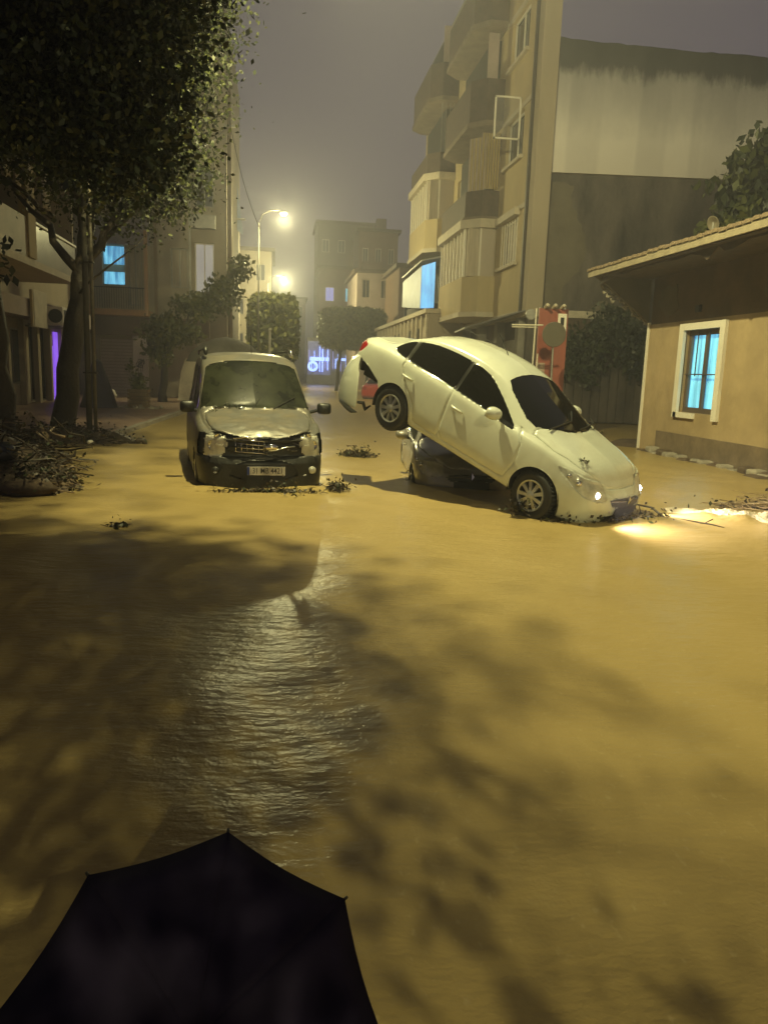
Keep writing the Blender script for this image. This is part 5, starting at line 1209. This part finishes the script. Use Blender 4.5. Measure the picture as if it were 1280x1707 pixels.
place(vn, (math.sin(a_), -math.cos(a_), 0), (0, 0, 1), (-.17, 10.62, -.21))

# ------------------------------------------------------------------ debris, rubbish, umbrella
m_twig = mat('wet twigs', (.045, .032, .02), .5, nscale=4, namt=.5)
m_twigl = mat('pale stripped wood', (.30, .22, .13), .5, nscale=5, namt=.3)
m_card = mat('soaked cardboard', (.20, .13, .07), .6, nscale=5, namt=.3)
def twig_heap(name, label, cat_, centre, rx, ry, h, n, L, rad, mats, leaves=0, kind=None, seed=0, leaf=.07, mound=True):
    g = random.Random(seed); c = Vector(centre)
    t = thing(name, label, cat_, centre)
    if mound:
        mb = MB(); N_ = 22; K_ = 7; vs = [(c.x, c.y, c.z+h*.75)]; fs = []
        for k in range(1, K_+1):
            for j in range(N_):
                a = 2*math.pi*j/N_; q = k/K_; rr = q*(1+.18*math.sin(3*a+seed)+.1*math.sin(7*a+2*seed))
                vs.append((c.x+rx*rr*math.cos(a), c.y+ry*rr*math.sin(a), c.z-.04+h*.78*(1-q**1.5)*(1+.22*g.uniform(-1, 1))))
        for j in range(N_): fs.append((0, 1+j, 1+(j+1) % N_))
        for k in range(K_-1):
            for j in range(N_): a = 1+k*N_+j; b = 1+k*N_+(j+1) % N_; fs.append((a, a+N_, b+N_, b))
        mb.add(vs, fs).build('mud_mound', m_mud, t, True)
    mbs = [MB() for _ in mats]
    for i in range(n):
        a = g.uniform(0, 2*math.pi); q = g.random()**.6; x, y = c.x+rx*q*math.cos(a), c.y+ry*q*math.sin(a); z = c.z+h*(1-q*q)*g.uniform(.3, 1.0)
        d = g.uniform(0, 2*math.pi); l = L*g.uniform(.4, 1.2); e = g.uniform(-.35, .45)
        p0 = Vector((x-math.cos(d)*l/2, y-math.sin(d)*l/2, max(c.z-.03, z-e*l/2))); p1 = Vector((x+math.cos(d)*l/2, y+math.sin(d)*l/2, max(c.z-.03, z+e*l/2)))
        m_ = p0.lerp(p1, .5)+Vector((g.uniform(-.1, .1)*l, g.uniform(-.1, .1)*l, g.uniform(0, .12)*l)); r_ = rad*g.uniform(.4, 1.3)
        mbs[g.randrange(len(mats)) if g.random() < .35 else 0].tube([p0, m_, p1], [r_, r_*.8, r_*.35], 5)
    for mb, m in zip(mbs, mats):
        if mb.v: mb.build('twigs', m, t)['kind'] = 'stuff'
    if leaves:
        me = leaf_mesh('leaves', [(0, 0, h*.35)], [(rx, ry, h*.7)], leaves, leaf, [m_twig, m_bark, m_leafd], .2, seed, .1)
        link('leaves', me, t, world=False)['kind'] = 'stuff'
    return t
twig_heap('debris_heap', 'big heap of branches, mud and rubbish at the left edge by the dark trunks', 'debris', (-4.25, 11.4, -.03), 1.5, 1.9, .95, 420, .7, .014, [m_twig, m_bark, m_twigl], 1300, seed=3)
g_ = random.Random(91); hp = [o for o in bpy.data.objects if o.get('label', '').startswith('big heap of branches')][0]
for i in range(26):
    x, y = -4.3+g_.uniform(-1.0, 1.35), 11.2+g_.uniform(-1.5, 1.4); d_ = g_.uniform(0, 6.28); l_ = g_.uniform(.5, 1.1); z = g_.uniform(.12, .6)
    c_ = crook((x-math.cos(d_)*l_/2, y-math.sin(d_)*l_/2, z+g_.uniform(-.15, .1)), (x+math.cos(d_)*l_/2, y+math.sin(d_)*l_/2, z+g_.uniform(-.1, .35)), 5, .07, i)
    MB().tube(c_, [g_.uniform(.012, .03)*(1-.12*j) for j in range(6)], 6).build('branch', m_bark if i % 4 else m_twigl, hp, True)
twig_heap('debris_heap', 'low spur of twigs and reeds reaching out of the big heap into the water', 'debris', (-3.1, 10.5, -.03), .55, .6, .34, 120, .42, .008, [m_twig, m_twigl], 800, seed=5)
twig_heap('root_mound', 'dark mound of roots and mud round the foot of the leaning tree', 'debris', (-4.3, 16.6, -.04), 1.5, .9, .42, 130, .5, .012, [m_twig, m_bark], 900, seed=8)
twig_heap('root_mound', 'dark soil bank at the foot of the tree at the left edge', 'debris', (-6.2, 15.6, -.04), 1.3, 1.3, .75, 130, .6, .015, [m_twig, m_bark], 900, seed=9)
for i, (c, rx, ry, h, n, lf, lb, sd_) in enumerate([
    ((.84, 10.62, .0), .16, .16, .10, 60, 260, 'small tuft of twigs caught at the right corner of the van bumper', 11),
    ((-.1, 10.28, .0), .80, .12, .05, 120, 500, 'line of twigs and leaves washed along the foot of the van bumper', 12),
    ((1.55, 14.8, .0), .42, .22, .11, 70, 700, 'narrow floating mat of leaves between the van and the white car', 13),
    ((-1.61, 8.0, .0), .13, .09, .035, 14, 60, 'tiny clump of leaves floating alone left in front of the van', 14),
    ((2.22, 11.55, .0), .24, .22, .20, 60, 420, 'tangle of leaves below the pale panel under the raised car', 15),
    ((3.02, 8.72, .02), .26, .15, .22, 70, 700, 'clump of leaves packed against the front wheel of the white car', 16),
    ((3.6, 8.35, .0), .55, .12, .05, 60, 350, 'thin line of leaves under the front bumper of the white car', 17),
    ((4.35, 8.5, .0), .35, .25, .08, 60, 260, 'mat of reddish twigs lit by the car headlamp', 18)]):
    twig_heap('floating_debris', lb, 'debris', c, rx, ry, h, n, .16, .004, [m_twig, m_twigl], lf, seed=sd_, leaf=.05, mound=False)
# leaf litter on the white car by the windscreen, on the van bonnet
def litter(label, root, pts, n, seed):
    me = leaf_mesh('leaf_litter', [p for p in pts], [(.07, .07, .012)]*len(pts), n, .035, [m_twig, m_leafd], 0, seed, 0)
    o = link('leaf_litter', me); o.matrix_world = root.matrix_basis.copy(); tag(o, label, 'leaves', kind='stuff')
litter('scraps of leaf on the white car bonnet at the far windscreen corner', wc, [(2.12, .62, .985), (2.22, .5, 1.0), (2.75, -.55, .895), (2.80, -.48, .895)], 90, 3)
litter('scraps of leaf on the van bonnet below the windscreen', vn, [(-.92, -.55, 1.25), (-.95, -.40, 1.27), (-.9, -.25, 1.26), (-.85, -.62, 1.22)], 130, 4)
# branch lying on the water at the right
br = thing('fallen_branch', 'thin forked dark branch lying on the lit water right of the white car', 'branch', (4.7, 8.4, 0))
MB().tube([(4.28, 8.95, .03), (4.42, 8.9, .12), (4.55, 8.75, .11), (4.60, 8.50, .03), (4.75, 8.38, .03), (5.0, 8.14, .02), (5.08, 8.02, .01)], [.009, .011, .013, .016, .013, .01, .004], 7).build('stem', m_twig, br, True)
for p, q in (((4.2, 8.62, .02), (4.6, 8.5, .03)), ((4.75, 8.38, .03), (4.72, 8.26, -.01)), ((4.9, 8.24, .03), (4.86, 8.12, -.01)), ((4.45, 8.88, .12), (4.44, 8.78, .02)), ((4.95, 8.2, .03), (5.05, 8.22, .07))): MB().tube([p, q], [.006, .008], 5).build('twig', m_twig, br, True)
# foaming rush of water coming over the kerb at the right edge
g_ = np.random.default_rng(5); nu, nv = 120, 26
U_, W_ = np.meshgrid(np.linspace(0, 1, nu), np.linspace(-1, 1, nv))
cx = 4.95+U_*1.9; cy = 9.15-U_*.95-.9*U_**2*.35; wd = .10+.22*U_
Xf = cx+W_*wd*.35+.012*np.sin(40*U_+5*W_); Yf = cy+W_*wd; Zf = -.012+(1-W_**2)*(.045+.11*U_)*(1+.16*np.sin(23*U_+2*W_)+.12*np.sin(61*U_-4*W_)+.10*g_.normal(size=U_.shape))
i_ = np.arange(nu*nv).reshape(nv, nu); F_ = np.stack([i_[:-1, :-1].ravel(), i_[:-1, 1:].ravel(), i_[1:, 1:].ravel(), i_[1:, :-1].ravel()], 1)
tag(link('foaming_water', mesh_np('foaming_water', np.stack([Xf.ravel(), Yf.ravel(), Zf.ravel()], 1), F_, m_foam, smooth=True)), 'pale foaming rush of water pouring in at the right edge', 'water', kind='stuff')
twig_heap('reed_bank', 'low bank of flattened reeds behind the foaming rush at the right edge', 'debris', (6.9, 9.35, -.02), 1.15, .30, .20, 240, .6, .007, [m_twigl, m_twig], 300, seed=23, mound=True)

# things lying about on the left
lg = thing('broken_board', 'dark jagged broken board sticking out of the water beyond the pole', 'board', (-3.0, 16.5, 0))
MB().prism([(-3.40, 16.4, -.05), (-3.42, 16.4, .14), (-3.32, 16.4, .25), (-2.95, 16.4, .07), (-2.9, 16.4, -.05)], (.05, .12, 0)).build('board', m_twig, lg)
MB().tube([(-2.95, 16.45, .0), (-2.82, 16.5, .07), (-2.74, 16.5, .07), (-2.70, 16.5, -.04)], [.03, .06, .055, .05], 7).build('stub', m_twig, lg, True)
def bag(name, label, cat_, c, r, m, seed, sq=(1, 1, .7)):
    mb = MB(); g = random.Random(seed); n_, k_ = 16, 9; vs = []; fs = []
    for i in range(k_+1):
        for j in range(n_):
            a = 2*math.pi*j/n_; b = math.pi*i/k_; q = 1+g.uniform(-.13, .13)+.1*math.sin(5*a+i)
            vs.append((c[0]+r*sq[0]*q*math.sin(b)*math.cos(a), c[1]+r*sq[1]*q*math.sin(b)*math.sin(a), c[2]+r*sq[2]*math.cos(b)))
    for i in range(k_):
        for j in range(n_): fs.append((i*n_+j, (i+1)*n_+j, (i+1)*n_+(j+1) % n_, i*n_+(j+1) % n_))
    o = mb.add(vs, fs).build(name, m, None, True); return tag(o, label, cat_)
m_bagd = mat('dark blue plastic', (.02, .024, .045), .2, bump=.8, bscale=14)
bag('rubbish_bag', 'shiny dark blue bag half buried in the front of the big debris heap', 'bag', (-3.55, 10.55, .45), .2, m_bagd, 1)
bag('rubbish_bag', 'crumpled white scrap in the debris heap at the very left edge', 'bag', (-4.05, 10.6, .5), .07, m_white, 2)
bag('rubbish_bag', 'white plastic bag on the pavement in front of the beige shutter', 'bag', (-7.35, 35.8, .24), .28, m_white, 3, (1, .7, .9))
bag('sandbag', 'brown soaked sack at the waterside edge of the debris heap', 'bag', (-3.05, 9.95, .06), .24, mat('soaked sacking', (.09, .06, .035), .8, nscale=6, namt=.4, bump=1, bscale=12), 4, (1.5, .7, .5))
bag('rubbish_bag', 'small pale scrap at the foot of the leaning tree mound', 'bag', (-3.55, 15.4, .12), .06, m_white, 6)
bag('rubbish_bag', 'tiny white scrap on the water side of the debris heap', 'bag', (-2.78, 10.0, .05), .035, m_white, 7)
pk_ = MB().prism([(-3.75, 12.4, .82), (-3.72, 12.4, .84), (-3.2, 11.6, .50), (-3.23, 11.6, .48)], (0, .02, .02)).build('wood_batten', m_twigl); tag(pk_, 'pale straight batten sloping down the right side of the heap', 'batten')
tp = MB()
n_ = 14; vs = [(-6.15, 28.2, 1.75)]; fs = []
for k, (r_, z) in enumerate(((.16, 1.62), (.34, 1.0), (.50, .4), (.60, .07))):
    for j in range(n_): a = 2*math.pi*j/n_; q = r_*(1+.12*math.cos(3*a)+.07*math.sin(5*a+k)); vs.append((-6.2+q*math.cos(a), 28.2+q*.8*math.sin(a), z))
for j in range(n_): fs.append((0, 1+j, 1+(j+1) % n_))
for k in range(3):
    for j in range(n_): a = 1+k*n_+j; b = 1+k*n_+(j+1) % n_; fs.append((a, a+n_, b+n_, b))
tag(tp.add(vs, fs).build('covered_stand', mat('dark purple tarpaulin', (.05, .04, .065), .4, nscale=2, namt=.2), None, True), 'dark purple tarpaulin draped over something behind the pole', 'tarpaulin')
pt = thing('planter', 'brown crate planter with a straggly plant and rubble beside the pale pillar', 'planter', (-4.9, 28.8, .07))
for i in range(5): MB().box(-5.25, -4.55, 28.5+.0, 28.54, .1+i*.13, .2+i*.13).build('slat', m_card, pt)
for i in range(5): MB().box(-5.25, -5.21, 28.55, 29.1, .1+i*.13, .2+i*.13).build('slat', m_card, pt)
for i in range(5): MB().box(-4.59, -4.55, 28.55, 29.1, .1+i*.13, .2+i*.13).build('slat', m_card, pt)
MB().box(-5.2, -4.6, 28.55, 29.1, .07, .62).build('soil', m_mud, pt)
link('foliage', leaf_mesh('foliage', [(-.1, .0, .9), (-.3, 0, 1.4), (.1, 0, .75)], [(.3, .25, .4), (.15, .15, .4), (.3, .3, .3)], 420, .13, [m_leafm, m_leafy], -.3, 61, 0), pt, world=False)
for i in range(6): MB().tube([(-4.9, 28.8, .6), (-5.0+.1*i-.2, 28.8, 1.2+.12*i)], [.015, .006], 5).build('stem', m_bark, pt)
mb = MB()
for i in range(12):
    mt = Matrix.Translation((-5.5+i*.13, 28.1+random.uniform(-.2, .2), .1)) @ Matrix.Rotation(random.uniform(0, 3), 4, (random.random(), random.random(), 1)); s_ = random.uniform(.03, .1)
    mb.box(-s_, s_, -s_*.8, s_*.8, -s_*.6, s_*.6, mt)
tag(mb.build('rubble', m_kerb), 'small rubble lumps strewn in front of the brown planter', 'rubble', kind='stuff')
fp = thing('fence_panel', 'pale upright panel standing left of the van behind the slender tree', 'panel', (-4.5, 34.4, 0))
MB().prism([(-4.25, 34.4, .12), (-3.2, 34.6, .12), (-3.2, 34.6, 2.1), (-3.9, 34.45, 1.9), (-4.1, 34.4, 1.3)], (0, .05, 0)).build('panel', m_trim, fp)

# dark umbrella held low at the bottom of the view
um = thing('umbrella', 'dark navy umbrella canopy seen from above at the bottom left', 'umbrella')
m_umb = mat('black umbrella cloth', (.012, .009, .024), .9, nscale=5, namt=.25, spec=.12)
Ru = .338; hu = .075; sub = 6; vs = []; fs = []
ang = [R(87+45*k) for k in range(8)]
def tipdir(k): return Vector((math.cos(ang[k % 8]), math.sin(ang[k % 8])))
for k in range(8):
    base_i = len(vs); a, b = tipdir(k), tipdir(k+1)
    for i in range(sub+1):
        q = i/sub
        for j in range(sub+1):
            s_ = j/sub; p = a.lerp(b, s_); bell = math.sin(math.pi*s_)
            rad = q*Ru; v = p*rad*(1-.020*bell*q*q); z = hu*(1-q**1.9)-.012*bell*q
            vs.append((v.x, v.y, z))
    for i in range(sub):
        for j in range(sub): c0 = base_i+i*(sub+1)+j; fs.append((c0, c0+sub+1, c0+sub+2, c0+1))
o = MB().add(vs, fs).build('canopy', m_umb, um, True, world=False)
sm = o.modifiers.new('s', 'SOLIDIFY'); sm.thickness = .0015
for k in range(8):
    a = tipdir(k); MB().tube([(a.x*Ru*q, a.y*Ru*q, hu*(1-q**1.9)-.004) for q in (0.02, .3, .6, .85, 1.0)], .0022, 5).build('rib', m_black, um, True, world=False)
    MB().tube([(a.x*Ru*.99, a.y*Ru*.99, -.002), (a.x*Ru*1.02, a.y*Ru*1.02, -.006)], .003, 6).build('rib_tip', m_black, um, True, world=False)
MB().tube([(0, 0, hu+.03), (0, 0, hu-.02), (0, 0, -.36)], .005, 8).build('shaft', m_metal, um, True, world=False)
MB().tube([(0, 0, -.36), (0, 0, -.45)], .013, 10).build('handle', m_black, um, True, world=False)
nrm = (Vector((0, 0, 1.65))-Vector((-.131, 1.146, .523))).normalized()
nrm = (nrm+U2*.02).normalized(); xx = (R2-nrm*R2.dot(nrm)).normalized(); yy = nrm.cross(xx)
mu = Matrix((xx, yy, nrm)).transposed().to_4x4(); mu.translation = (-.131, 1.146, .523); um.matrix_world = mu

# ------------------------------------------------------------------ air: rain haze
hz = bpy.data.materials.new('rain haze'); hz.use_nodes = True; n = hz.node_tree; n.nodes.clear()
ho = n.nodes.new('ShaderNodeOutputMaterial'); hv = n.nodes.new('ShaderNodeVolumePrincipled')
hv.inputs['Color'].default_value = (.86, .86, .98, 1); hv.inputs['Density'].default_value = .0068; hv.inputs['Anisotropy'].default_value = .55
n.links.new(hv.outputs[0], ho.inputs['Volume'])
o = MB().box(-200, 260, -90, 460, -1.7, 24).build('haze', hz); tag(o, kind='stuff')
